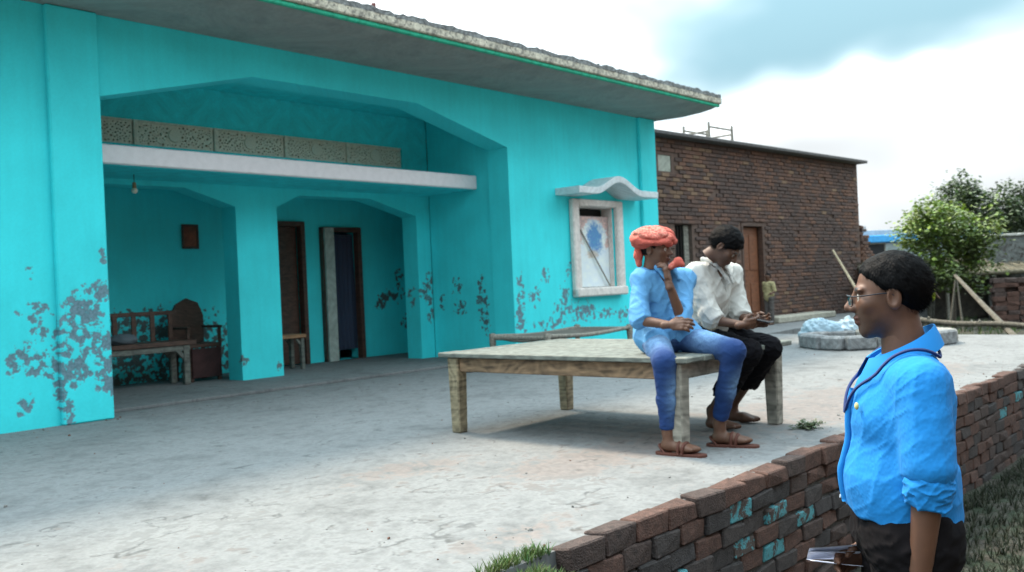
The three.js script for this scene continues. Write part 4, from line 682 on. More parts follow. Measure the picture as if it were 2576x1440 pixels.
// hand frame: origin at the wrist, z along the fingers, y out of the back of the hand, thumb at +x * side
function handField(side, curl, spread = 1) {
  const pr = [], add = (a, b, r, s = r) => pr.push(cone(V3(a[0] * side, a[1], a[2]), V3(b[0] * side, b[1], b[2]), r, s));
  add([0.022, 0, 0.03], [0.026, 0, 0.082], 0.014, 0.012); add([0.004, 0.002, 0.02], [0.006, 0.002, 0.086], 0.016, 0.012); add([-0.012, 0, 0.025], [-0.014, 0, 0.083], 0.015, 0.012); add([-0.024, -0.002, 0.03], [-0.031, -0.002, 0.076], 0.013, 0.0105); add([0, 0, -0.03], [0, 0, 0.03], 0.024, 0.022);
  const F = [[0.027, 0.086, 0.070], [0.007, 0.090, 0.078], [-0.013, 0.087, 0.072], [-0.031, 0.079, 0.056]];
  F.forEach(([x, z, L], i) => { let p = [x, 0, z], a = 0; const sx = (x / 0.03) * 0.1 * spread; [[0.45, 0.55], [0.32, 0.9], [0.25, 0.6]].forEach(([fr, cu], s) => { a += curl * cu * (0.9 + 0.06 * i); const q = [p[0] + sx * L * fr, p[1] - Math.sin(a) * L * fr, p[2] + Math.cos(a) * L * fr]; add(p, q, 0.0092 - s * 0.0008, 0.0086 - s * 0.001); p = q; }); });
  const th = [[0.022, -0.006, 0.018], [0.046, -0.016, 0.046], [0.056 - 0.01 * curl, -0.026, 0.072], [0.055 - 0.02 * curl, -0.036, 0.096]]; for (let i = 0; i < 3; i++) add(th[i], th[i + 1], 0.0125 - i * 0.0015, 0.0112 - i * 0.0015);
  return [field(pr, 0.010), pr];
}
function skinC(tone) { return (x, y, z) => { const n = 1 + 0.14 * fbm(x * 25, y * 25, z * 25, 3); return SKIN.map(v => v * tone * n); }; }
function handGeo(side, curl, tone, h, M4) { const [f, pr] = handField(side, curl); return nets(f, ...bounds(pr, 0.01), h, skinC(tone)).applyMatrix4(M4); }
function footPrims(M4) { const T = (x, y, z) => V3(x, y, z).applyMatrix4(M4); return [cone(T(0, 0.036, -0.055), T(0, 0.034, 0.05), 0.032, 0.034), cone(T(0, 0.034, 0.05), T(0.008, 0.026, 0.13), 0.034, 0.018), cone(T(-0.02, 0.03, 0.07), T(-0.026, 0.026, 0.125), 0.022, 0.013), cone(T(0.018, 0.03, 0.08), T(0.022, 0.026, 0.15), 0.02, 0.014), cone(T(0, 0.05, -0.03), T(0, 0.13, -0.035), 0.038, 0.036)]; }
function sandalGeo(M4) { return merge([slipperGeo().scale(1.12, 0.9, 1.16).translate(0, -0.006, 0.04), tube([[-0.046, 0.01, 0.07], [-0.04, 0.055, 0.075], [0, 0.072, 0.08], [0.042, 0.052, 0.075], [0.05, 0.01, 0.07]], 0.011, 6), tube([[-0.046, 0.01, 0.045], [-0.038, 0.06, 0.045], [0, 0.08, 0.045], [0.04, 0.058, 0.045], [0.048, 0.01, 0.045]], 0.011, 6), tube([[-0.04, 0.01, -0.045], [-0.02, 0.05, -0.09], [0.02, 0.05, -0.09], [0.04, 0.01, -0.045]], 0.007, 6)].map(g => { g = g.index ? g.toNonIndexed() : g; g.deleteAttribute('uv'); return g; })).applyMatrix4(M4); }
const skinMat = std({ vertexColors: true, roughness: 0.55 }), clothMat = std({ vertexColors: true, roughness: 0.95 }), hairMat = new THREE.MeshPhysicalMaterial({ color: 0x050507, roughness: 0.7, specularIntensity: 0.25, side: THREE.DoubleSide }), darkCloth = new THREE.MeshPhysicalMaterial({ vertexColors: true, roughness: 1, specularIntensity: 0.2 });
function cloth(prims, k, h, col, wr = 0.004, cut = null, fq = [9, 22, 9], seed = 0, vary = null) {
  const f0 = field(prims, k);
  const f = (x, y, z) => { let d = f0(x, y, z); if (Math.abs(d) < 0.05) { const w = n3(x * fq[0] + seed, y * fq[1], z * fq[2]), w2 = n3(x * fq[0] * 0.45 + 5, y * fq[1] * 0.4 + x * 6, z * fq[2] * 0.45 + seed); const r1 = Math.pow(1 - Math.abs(w), 2.5), u = (y + 0.7 * z - 0.4 * x) * 13 + seed, r2 = Math.pow(1 - Math.abs(n3(u, (z - 0.7 * y) * 4, x * 5)), 2.5); d += -wr * (1.3 * r1 + 0.8 * r2 + 0.9 * w2) + wr * 0.5 + 0.0006 * n3(x * 80, y * 80, z * 80); } return cut ? smax(d, cut(x, y, z), 0.008) : d; };
  const [lo, hi] = bounds(prims, 0.02 + wr * 2);
  return nets(f, lo, hi, h, (x, y, z) => { const n = 1 + 0.10 * fbm(x * 12 + seed, y * 12, z * 12, 3) + 0.05 * n3(x * 150, y * 150, z * 150); let c = col.map(v => v * n); return vary ? vary(x, y, z, c) : c; });
}
function strands(geo, M4, n, len, wid, seed) {      // short hairs standing out of the hair mass, combed down and back
  const rr = mulberry(seed), p = geo.attributes.position, q = geo.attributes.normal, P = [], N = [], I = [];
  for (let k = 0; k < n; k++) { const i = Math.floor(rr() * p.count), a = V3(p.getX(i), p.getY(i), p.getZ(i)), d = V3(q.getX(i), q.getY(i), q.getZ(i)), nn = d.clone(); const t = V3((rr() - .5) * 0.7, -0.55 + (rr() - .5) * 0.5, -0.6 + (rr() - .5) * 0.6); d.multiplyScalar(0.42).add(t.addScaledVector(d, -t.dot(d))).normalize(); const s = V3().crossVectors(d, nn).normalize().multiplyScalar(wid * (0.6 + 0.8 * rr())), L = len * (0.5 + rr()), b = a.clone().addScaledVector(d, L), o = P.length / 3; a.addScaledVector(nn, -0.002); for (const w of [a.clone().sub(s), a.clone().add(s), b]) { P.push(w.x, w.y, w.z); N.push(nn.x, nn.y, nn.z); } I.push(o, o + 1, o + 2); }
  const g = new THREE.BufferGeometry(); g.setAttribute('position', new THREE.Float32BufferAttribute(P, 3)); g.setAttribute('normal', new THREE.Float32BufferAttribute(N, 3)); g.setIndex(I); return M4 ? g.applyMatrix4(M4) : g;
}
function stripUV(g) { g.deleteAttribute('uv'); return g; }

// ---- the standing man in the blue shirt (own frame: z ahead, x to his left, y from the ground)
{
  const base = px(2262, 1100, 2.68); const gy = groundY(base.x, base.z);
  const p = thing('person', 'man in bright blue shirt, glasses and dark lanyard standing below the yard holding papers', 'person', [base.x, gy, base.z], -Math.PI / 2 - 0.2);
  const dy = -0.68 - gy;                                                   // heights below were read for ground at -0.68
  const Y = y => y + dy, v = (x, y, z) => V3(x, Y(y), z), tone = 0.92;
  const headM = basis(v(0, 1.65, 0.016), V3(-0.1, -0.05, 1), V3(0, 1, 0.03));
  const hl = [-0.1, -0.17, -0.135], hh = [0.1, 0.13, 0.13];
  const head = nets(headField, hl, hh, 0.0032, headColour(tone, 0.6)).applyMatrix4(headM);
  const shL = v(0.165, 1.405, -0.03), shR = v(-0.175, 1.405, -0.03), elL = v(0.215, 1.165, -0.03), wrL = v(0.205, 0.915, 0.0), elR = v(-0.23, 1.13, -0.03), wrR = v(-0.14, 0.875, 0.06);
  const core = [cone(v(0, 1.54, -0.02), v(0, 1.38, -0.03), 0.056, 0.07), cone(v(-0.1, 1.36, -0.03), v(0.1, 1.36, -0.03), 0.06), cone(v(0, 1.38, -0.03), v(0, 1.0, 0), 0.08, 0.11), cone(shL, elL, 0.05, 0.042), cone(elL, wrL, 0.043, 0.029), cone(shR, elR, 0.05, 0.042), cone(elR, wrR, 0.042, 0.028), cone(v(0.09, 0.95, -0.01), v(0.1, 0.5, 0), 0.08, 0.055), cone(v(0.1, 0.5, 0), v(0.1, 0.08, -0.03), 0.055, 0.04), cone(v(-0.09, 0.95, -0.01), v(-0.1, 0.5, 0.02), 0.08, 0.055), cone(v(-0.1, 0.5, 0.02), v(-0.1, 0.08, -0.01), 0.055, 0.04)];
  const bodyG = nets(field(core, 0.03), ...bounds(core, 0.01), 0.011, skinC(tone));
  const handL = handGeo(-1, 0.45, tone, 0.0034, basis(wrL, V3(-0.02, -1, 0.12), V3(1, 0, 0.15)));
  const handR = handGeo(1, 0.75, tone, 0.0036, basis(wrR, V3(0.25, -0.28, 1), V3(-1, 0.35, 0.2)));
  mk('body', merge([head, bodyG, handL, handR]), skinMat, p);
  { const hg = nets(hairField(0.002, 0.076), [-0.11, -0.12, -0.145], [0.11, 0.155, 0.12], 0.0034); mk('hair', merge([hg.clone().applyMatrix4(headM), strands(hg, headM, 9000, 0.013, 0.0009, 61)]), hairMat, p); }
  // glasses
  const gl = mk('glasses', merge([tube([[-0.05, 0.006, 0.098], [-0.015, 0.008, 0.106], [0, 0.01, 0.108], [0.015, 0.008, 0.106], [0.05, 0.006, 0.098]], 0.0022, 6), ...[-1, 1].flatMap(s => [tube([[s * 0.05, 0.006, 0.098], [s * 0.068, 0.007, 0.06], [s * 0.079, 0.008, 0.0], [s * 0.08, -0.004, -0.02]], 0.0019, 6), tube([[s * 0.013, 0.004, 0.106], [s * 0.02, -0.018, 0.104], [s * 0.036, -0.022, 0.1], [s * 0.05, -0.012, 0.097], [s * 0.051, 0.006, 0.098]], 0.0016, 6)])].map(stripUV)).applyMatrix4(headM), flat(0.03, 0.03, 0.035, 0.35, { metalness: 0.7 }), p);
  for (const s of [-1, 1]) mk('lens', new THREE.CircleGeometry(0.018, 20).scale(1.05, 0.75, 1).rotateY(s * 0.22).translate(s * 0.033, -0.006, 0.1035).applyMatrix4(headM), new THREE.MeshPhysicalMaterial({ transmission: 1, thickness: 0, roughness: 0.03, side: THREE.DoubleSide }), gl);
  // shirt: loose, full belly, sleeves rolled above the elbow
  const sh = [cone(v(-0.10, 1.395, -0.03), v(0.10, 1.395, -0.03), 0.092), cone(shL, v(0.218, 1.20, -0.03), 0.074, 0.068), cone(shR, v(-0.23, 1.18, -0.022), 0.074, 0.066), cone(v(0, 1.35, -0.005), v(0, 1.14, 0.008), 0.122, 0.138), cone(v(-0.06, 1.30, 0.015), v(0.06, 1.30, 0.015), 0.11), cone(v(-0.075, 1.33, -0.03), v(-0.075, 1.1, 0.0), 0.105, 0.124), cone(v(0.075, 1.33, -0.03), v(0.075, 1.1, 0.0), 0.105, 0.124), cone(v(-0.04, 1.13, 0.014), v(0.04, 1.13, 0.014), 0.138), cyl(v(0, 1.14, 0.0), v(0, 0.985, -0.006), 0.142, 0.150), cyl(v(-0.05, 1.14, 0.0), v(-0.05, 0.985, -0.006), 0.13, 0.136), cyl(v(0.05, 1.14, 0.0), v(0.05, 0.985, -0.006), 0.13, 0.136), cone(v(0, 1.505, -0.035), v(0, 1.40, -0.025), 0.062, 0.10)];
  const hemCut = (x, y, z) => Math.max(Y(1.0 + 0.03 * Math.abs(z) / 0.15 * (z > 0 ? 1.25 : 0.45) - 0.012 * n3(x * 9, 2, z * 9)) - y, (y - Y(1.515) + 0.5 * (z + 0.03)));
  const blue = [0.005, 0.195, 0.54];
  const shirt = mk('shirt', cloth(sh, 0.035, 0.0062, blue, 0.0024, hemCut, [9, 3.5, 9], 3), clothMat, p);
  // rolled cuffs
  const cd = wrL.clone().sub(elL).normalize();
  mk('cuff', cloth([cyl(elL.clone().addScaledVector(cd, -0.045), elL.clone().addScaledVector(cd, 0.075), 0.062, 0.057), cyl(elL.clone().addScaledVector(cd, 0.0), elL.clone().addScaledVector(cd, 0.04), 0.063, 0.061)], 0.01, 0.0042, blue, 0.0035, null, [12, 30, 12], 8), clothMat, shirt);
  const ce = wrR.clone().sub(elR).normalize();
  mk('cuff', cloth([cyl(elR.clone().addScaledVector(ce, -0.04), elR.clone().addScaledVector(ce, 0.07), 0.062, 0.056)], 0.01, 0.006, blue, 0.003), clothMat, shirt);
  // collar: a band round the neck that rises to the nape, with its fold
  { const P = [], I = [], N = 72; for (let i = 0; i <= N; i++) { const a = (i / N * 2 - 1) * 2.85, c = Math.cos(a), q = Math.sin(a), k = (1 + c) / 2, f = 1 - k; // a = 0 at the nape
      const yt = Y(mix(1.468, 1.562, k)), rx = 0.078, rz = mix(0.090, 0.074, k), z0 = -0.028 + 0.012 * f, x = q * rx, z = z0 - c * rz, ox = q, oz = -c * (1 + 0.2 * f), drop = mix(0.058, 0.052, k) + 0.012 * Math.pow(f, 6), fl = mix(0.036, 0.028, k);
      P.push(x * 0.97, yt - 0.05, z, x, yt, z, x + ox * 0.006, yt + 0.002, z + oz * 0.006, x + ox * fl * 0.7, yt - drop * 0.55, z + oz * fl * 0.7, x + ox * fl, yt - drop, z + oz * fl); }
    for (let i = 0; i < N; i++) for (let j = 0; j < 4; j++) { const a = i * 5 + j, b = a + 5; I.push(a, b, a + 1, b, b + 1, a + 1); }
    const g = new THREE.BufferGeometry(); g.setAttribute('position', new THREE.Float32BufferAttribute(P, 3)); g.setIndex(I); g.computeVertexNormals(); const m = flat(...blue, 0.9); m.side = THREE.DoubleSide; mk('collar', g, m, shirt); }
  for (let k = 0; k < 5; k++) mk('button', new THREE.CylinderGeometry(0.0055, 0.0055, 0.003, 10).rotateX(Math.PI / 2 - 0.15).translate(0, Y(1.37 - k * 0.075), 0.105 + [0, 0.022, 0.042, 0.056, 0.063][k]), flat(0.5, 0.6, 0.7, 0.4), shirt);
  { const f = field(sh, 0.035), e = 0.004, onShirt = q => { for (let i = 0; i < 8; i++) { const d = f(q.x, q.y, q.z) - 0.014, g = V3(f(q.x + e, q.y, q.z) - f(q.x - e, q.y, q.z), f(q.x, q.y + e, q.z) - f(q.x, q.y - e, q.z), f(q.x, q.y, q.z + e) - f(q.x, q.y, q.z - e)).normalize(); q.addScaledVector(g, -d * 0.8); } return q; };
    const side = q => { const c = new THREE.CatmullRomCurve3([v(0, 1.50, -0.15), v(q * 0.08, 1.49, -0.12), v(q * 0.12, 1.47, -0.03), v(q * 0.10, 1.43, 0.06), v(q * 0.05, 1.385, 0.11), v(0.004, 1.315, 0.14)]), pts = []; for (let i = 0; i <= 16; i++) pts.push(onShirt(c.getPointAt(i / 16))); return tube(pts, 0.0048, 6, 0.0048, 48); };
    const em = onShirt(v(0.085, 1.335, 0.10)); mk('emblem', new THREE.SphereGeometry(0.009, 12, 8).scale(1, 1.2, 0.7).translate(em.x, em.y, em.z), flat(0.55, 0.5, 0.2), shirt);
    { const pp = []; for (let i = 0; i <= 14; i++) pp.push(onShirt(v(0.006, 1.40 - i * 0.0245, 0.17))); const pl = pp.map(q => q.clone().add(V3(0, 0, -0.0095))); mk('placket', stripUV(tube(pl, 0.010, 6, 0.010, 40)), flat(...blue, 0.9), shirt); }
    mk('lanyard', merge([side(-1), side(1)].map(stripUV)), flat(0.012, 0.03, 0.12, 0.8), p); }
  const tr = [cone(v(-0.08, 0.97, -0.01), v(0.08, 0.97, -0.01), 0.135), cone(v(0.085, 0.93, -0.01), v(0.1, 0.5, 0.0), 0.108, 0.08), cone(v(0.1, 0.5, 0), v(0.1, 0.1, -0.03), 0.08, 0.068), cone(v(-0.085, 0.93, -0.01), v(-0.1, 0.5, 0.02), 0.108, 0.08), cone(v(-0.1, 0.5, 0.02), v(-0.1, 0.1, -0.01), 0.08, 0.068)];
  mk('trousers', cloth(tr, 0.03, 0.0105, [0.008, 0.007, 0.008], 0.005, (x, y, z) => y - Y(1.08)), darkCloth, p);
  for (const [x, z] of [[0.1, -0.03], [-0.1, -0.01]]) { const F = basis(v(x, 0, z), V3(0, 0, 1), V3(0, 1, 0)); mk('shoe', nets(field(footPrims(F), 0.02), ...bounds(footPrims(F), 0.02), 0.007), flat(0.02, 0.014, 0.012, 0.4), p); }
  // papers in the far hand
  const pap = thing('papers', 'folded white papers held low by the man in the blue shirt', 'paper', [0, 0, 0]);
  const hm = new THREE.Matrix4().compose(p.position, p.quaternion.setFromEuler(p.rotation), p.scale), c0 = wrR.clone().add(V3(0.03, -0.035, 0.07));
  const sheet = (off, tilt, mat) => { const g = new THREE.PlaneGeometry(0.11, 0.15, 10, 12), q = g.attributes.position; for (let i = 0; i < q.count; i++) q.setZ(i, 0.02 * Math.sin(q.getX(i) * 14 + off) + 0.25 * q.getY(i) * q.getY(i)); g.rotateX(-Math.PI / 2 + tilt).rotateZ(0.35 * off).translate(c0.x + off * 0.012, c0.y + off * 0.014, c0.z + 0.05); g.applyMatrix4(hm); g.computeVertexNormals(); mk('sheet', g, mat, pap); };
  const pm = flat(0.68, 0.72, 0.84, 0.8); pm.side = THREE.DoubleSide; sheet(0, -0.1, pm); sheet(1, 0.02, pm); sheet(2, 0.1, pm);
  { const b = V3(c0.x, c0.y, c0.z).applyMatrix4(hm); pap.position.copy(b); pap.children.forEach(m => m.geometry.translate(-b.x, -b.y, -b.z)); }
}

// ---- seated youths: joints read from the photograph, relative to a base point on the ground
function seated(o) {
  const B = o.base, j = {}; for (const k in o.j) j[k] = px(...o.j[k]).sub(B);
  const p = thing('person', o.label, 'person', B), tone = o.tone;
  const mid = (a, b, t = .5) => a.clone().lerp(b, t);
  const headM = basis(j.head, o.look, o.headUp || V3(0, 1, 0)).multiply(new THREE.Matrix4().makeScale(o.hs, o.hs, o.hs));
  const head = nets(headField, [-0.1, -0.13, -0.135], [0.1, 0.13, 0.13], 0.0048, headColour(tone, 0)).applyMatrix4(headM);
  const feet = [basis(px(...o.footR).sub(B).setY(o.fy || 0.014), o.footDirR, V3(0, 1, 0)), basis(px(...o.footL).sub(B).setY(o.fy || 0.014), o.footDirL, V3(0, 1, 0))];
  const ankR = V3(0, 0.12, -0.035).applyMatrix4(feet[0]), ankL = V3(0, 0.12, -0.035).applyMatrix4(feet[1]);
  const core = [cone(j.head.clone(), j.neck, 0.05, 0.056), cone(j.neck, j.chest, 0.055, 0.085), cone(j.chest, j.pelvis, 0.09, 0.10), cone(j.shR, j.shL, 0.04), cone(j.shR, j.elR, 0.042, 0.036), cone(j.elR, j.wrR, 0.036, 0.025), cone(j.shL, j.elL, 0.042, 0.036), cone(j.elL, j.wrL, 0.036, 0.025), cone(j.hipR, j.knR, 0.075, 0.052), cone(j.hipL, j.knL, 0.075, 0.052), cone(j.knR, ankR, 0.048, 0.034), cone(j.knL, ankL, 0.048, 0.034), ...footPrims(feet[0]), ...footPrims(feet[1])];
  const body = nets(field(core, 0.022), ...bounds(core, 0.01), 0.0095, skinC(tone));
  const hR = handGeo(1, o.curlR, tone, 0.0045, basis(j.wrR, o.handDirR, o.handUpR)), hL = handGeo(-1, o.curlL, tone, 0.0045, basis(j.wrL, o.handDirL, o.handUpL));
  mk('body', merge([head, body, hR, hL]), skinMat, p);
  return { p, j, B, headM, feet, ankR, ankL, mid };
}
{ // youth with the red turban on the table corner
  const o = { base: V3(1.02, 0, -5.62), tone: 0.95, hs: 0.96, label: 'youth in orange-red turban, open light blue shirt and jeans sitting on the table corner',
    j: { head: [1652, 628, 5.82], neck: [1662, 686, 5.86], chest: [1664, 745, 5.88], pelvis: [1674, 842, 5.92], shR: [1614, 704, 5.82], shL: [1722, 704, 5.96], elR: [1606, 806, 5.70], wrR: [1682, 818, 5.58], elL: [1716, 806, 5.74], wrL: [1682, 712, 5.68], hipR: [1645, 852, 5.86], hipL: [1712, 850, 5.90], knR: [1672, 912, 5.47], knL: [1846, 884, 5.56] },
    look: V3(0.80, -0.06, 0.6), footR: [1697, 1141, 5.50], footL: [1826, 1119, 5.70], footDirR: V3(0.8, 0, 0.6), footDirL: V3(0.85, 0, 0.45), curlR: 0.6, curlL: 0.85, handDirR: V3(0.9, 0.05, 0.3), handUpR: V3(-0.2, 0.5, 0.9), handDirL: V3(-0.05, 1, -0.22), handUpL: V3(0.9, 0, 0.5) };
  const { p, j, headM, feet, ankR, ankL, mid } = seated(o);
  const blue = [0.10, 0.30, 0.56];
  const e1 = mid(j.elR, j.wrR, 0.16), e2 = mid(j.elL, j.wrL, 0.2);
  const sh = [cone(j.shR, j.shL, 0.072), cone(mid(j.shR, j.chest, .5), mid(j.shL, j.chest, .5), 0.1), cone(j.chest, j.pelvis, 0.128, 0.14), cone(mid(j.shR, j.pelvis, .6), mid(j.shL, j.pelvis, .6), 0.095), cone(j.hipR.clone().add(V3(-0.02, 0.03, 0)), j.hipL.clone().add(V3(0.02, 0.03, 0)), 0.108), cone(j.shR, j.elR, 0.060, 0.054), cyl(mid(j.shR, j.elR, .75), e1, 0.058, 0.053), cone(j.shL, j.elL, 0.060, 0.054), cyl(mid(j.shL, j.elL, .75), e2, 0.06, 0.052), cone(mid(j.hipR, j.knR, .05), mid(j.hipR, j.knR, .3).add(V3(0, 0.02, 0)), 0.10, 0.082), cone(mid(j.hipL, j.knL, .05), mid(j.hipL, j.knL, .22).add(V3(0, 0.02, 0)), 0.10, 0.08), cone(j.neck.clone().add(V3(0, -0.02, 0)), j.chest, 0.07, 0.1)];
  // open front: a wedge of skin from the collar down
  const F = V3(0.62, 0, 0.78), nk = j.neck.clone();
  const cut = (x, y, z) => { const dx = x - nk.x, dz = z - nk.z, f = dx * F.x + dz * F.z, l = dx * F.z - dz * F.x, top = y - (nk.y + 0.035 - 0.25 * f); const wedge = f > 0.02 ? (0.055 * clamp((y - (nk.y - 0.24)) / 0.2) - Math.abs(l)) : -1; return Math.max(top, wedge); };
  const s = mk('shirt', cloth(sh, 0.03, 0.0072, blue, 0.004, cut, [10, 6, 10], 11), clothMat, p);
  for (const sd of [-1, 1]) { const L = V3(F.z, 0, -F.x).multiplyScalar(sd), a = nk.clone().addScaledVector(F, -0.05).addScaledVector(L, 0.045).add(V3(0, 0.055, 0)), b = nk.clone().addScaledVector(F, 0.045).addScaledVector(L, 0.068).add(V3(0, 0.03, 0)), c = nk.clone().addScaledVector(F, 0.10).addScaledVector(L, 0.058).add(V3(0, -0.045, 0)); mk('collar', cloth([cone(a, b, 0.017), cone(b, c, 0.018, 0.011)], 0.02, 0.005, blue, 0.002), clothMat, s); }
  const denim = (x, y, z, c) => { // worn pale dye plus painted light highlights on thigh tops and shins, in blotches
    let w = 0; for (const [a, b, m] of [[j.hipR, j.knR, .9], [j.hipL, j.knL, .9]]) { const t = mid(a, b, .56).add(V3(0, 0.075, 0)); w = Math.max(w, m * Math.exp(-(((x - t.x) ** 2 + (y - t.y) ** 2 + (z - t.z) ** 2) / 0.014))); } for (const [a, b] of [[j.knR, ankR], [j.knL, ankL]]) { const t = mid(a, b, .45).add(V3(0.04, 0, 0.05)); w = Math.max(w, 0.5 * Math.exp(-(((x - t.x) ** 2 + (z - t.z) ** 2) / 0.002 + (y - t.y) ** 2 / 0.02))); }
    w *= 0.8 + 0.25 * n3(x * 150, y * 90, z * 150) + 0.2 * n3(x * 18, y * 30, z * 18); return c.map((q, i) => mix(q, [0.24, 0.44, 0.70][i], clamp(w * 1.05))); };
  const tr = [cone(j.hipR, j.hipL, 0.1), cone(j.hipR, j.knR, 0.092, 0.070), cone(j.hipL, j.knL, 0.092, 0.070), cone(j.knR, mid(j.knR, ankR, .55), 0.069, 0.056), cyl(mid(j.knR, ankR, .5), mid(j.knR, ankR, .96), 0.057, 0.048), cone(j.knL, mid(j.knL, ankL, .55), 0.069, 0.056), cyl(mid(j.knL, ankL, .5), mid(j.knL, ankL, .92), 0.057, 0.048), cone(mid(j.hipR, j.hipL), mid(j.hipR, j.hipL).add(V3(0, 0.06, 0)), 0.11)];
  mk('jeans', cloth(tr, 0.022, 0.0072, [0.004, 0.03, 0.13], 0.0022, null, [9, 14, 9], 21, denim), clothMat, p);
  const turb = (x, y, z) => { let d = ell(x, y, z, 0, 0.066, -0.012, 0.118, 0.082, 0.132); d = smin(d, ell(x, y, z, 0, 0.045, -0.02, 0.128, 0.042, 0.142), 0.02); d = smax(d, -(y - 0.012 + 0.10 * (z + 0.02) * -1 - 0.02 * Math.abs(x) / 0.1), 0.012); d = smin(d, ell(x, y, z, -0.045, 0.075, -0.06, 0.085, 0.062, 0.09), 0.03); const w = 1.1 * n3(x * 8, y * 8, z * 8), ph = y * 46 + z * 14 + x * 24 + w, ph2 = y * 40 - x * 30 + z * 8 + w; return d + 0.006 - 0.013 * Math.pow(Math.abs(Math.sin(ph)), 0.6) * (x > -0.03 ? 1 : 0.4) - 0.012 * Math.pow(Math.abs(Math.sin(ph2)), 0.6) * (x <= -0.03 ? 1 : 0.3) + 0.002 * n3(x * 45, y * 45, z * 45); };
  const red = (x, y, z) => { const n = 0.4 * fbm(x * 60, y * 80, z * 60, 3), pale = 0.7 * sst(0.2, 0.5, n * 0.9 + 0.4 * sst(0.03, -0.06, x) * sst(0.04, 0.1, y) - 0.05); return [mix(0.46, 0.58, pale) * (1 + 0.3 * n), mix(0.095, 0.30, pale) * (1 + 0.3 * n), mix(0.07, 0.24, pale)]; };
  const tb = mk('turban', nets(turb, [-0.16, -0.03, -0.18], [0.16, 0.17, 0.15], 0.005, red).applyMatrix4(headM), clothMat, p);
  const tail = (a, seed, h = 0.006) => nets((x, y, z) => field(a, 0.02)(x, y, z) - 0.004 * Math.abs(n3(x * 30 + seed, y * 14, z * 30)), ...bounds(a, 0.02), h, red);
  mk('turban_tail', tail([cone(V3(-0.03, 0.03, -0.11), V3(-0.045, -0.04, -0.11), 0.028, 0.026), cone(V3(-0.045, -0.04, -0.11), V3(-0.05, -0.10, -0.10), 0.026, 0.018)], 3).applyMatrix4(headM), clothMat, tb);
  const tq = px(1702, 662, 5.70).sub(o.base); mk('turban_tail', tail([cone(tq.clone().add(V3(-0.035, -0.022, 0)), tq.clone().add(V3(0.012, 0.008, 0)), 0.018, 0.024), cone(tq.clone().add(V3(0.012, 0.008, 0)), tq.clone().add(V3(0.032, -0.012, 0.01)), 0.022, 0.015)], 7), clothMat, tb);
  mk('hair', nets(hairField(0.0, 0.05, -0.07), [-0.11, -0.1, -0.145], [0.11, 0.145, 0.12], 0.006).applyMatrix4(headM), hairMat, p);
  for (const f of feet) mk('sandal', sandalGeo(f.clone().setPosition(new THREE.Vector3().setFromMatrixPosition(f).setY(0.002))), std({ map: null, color: 0x4e2619, roughness: 0.7 }), p);
}
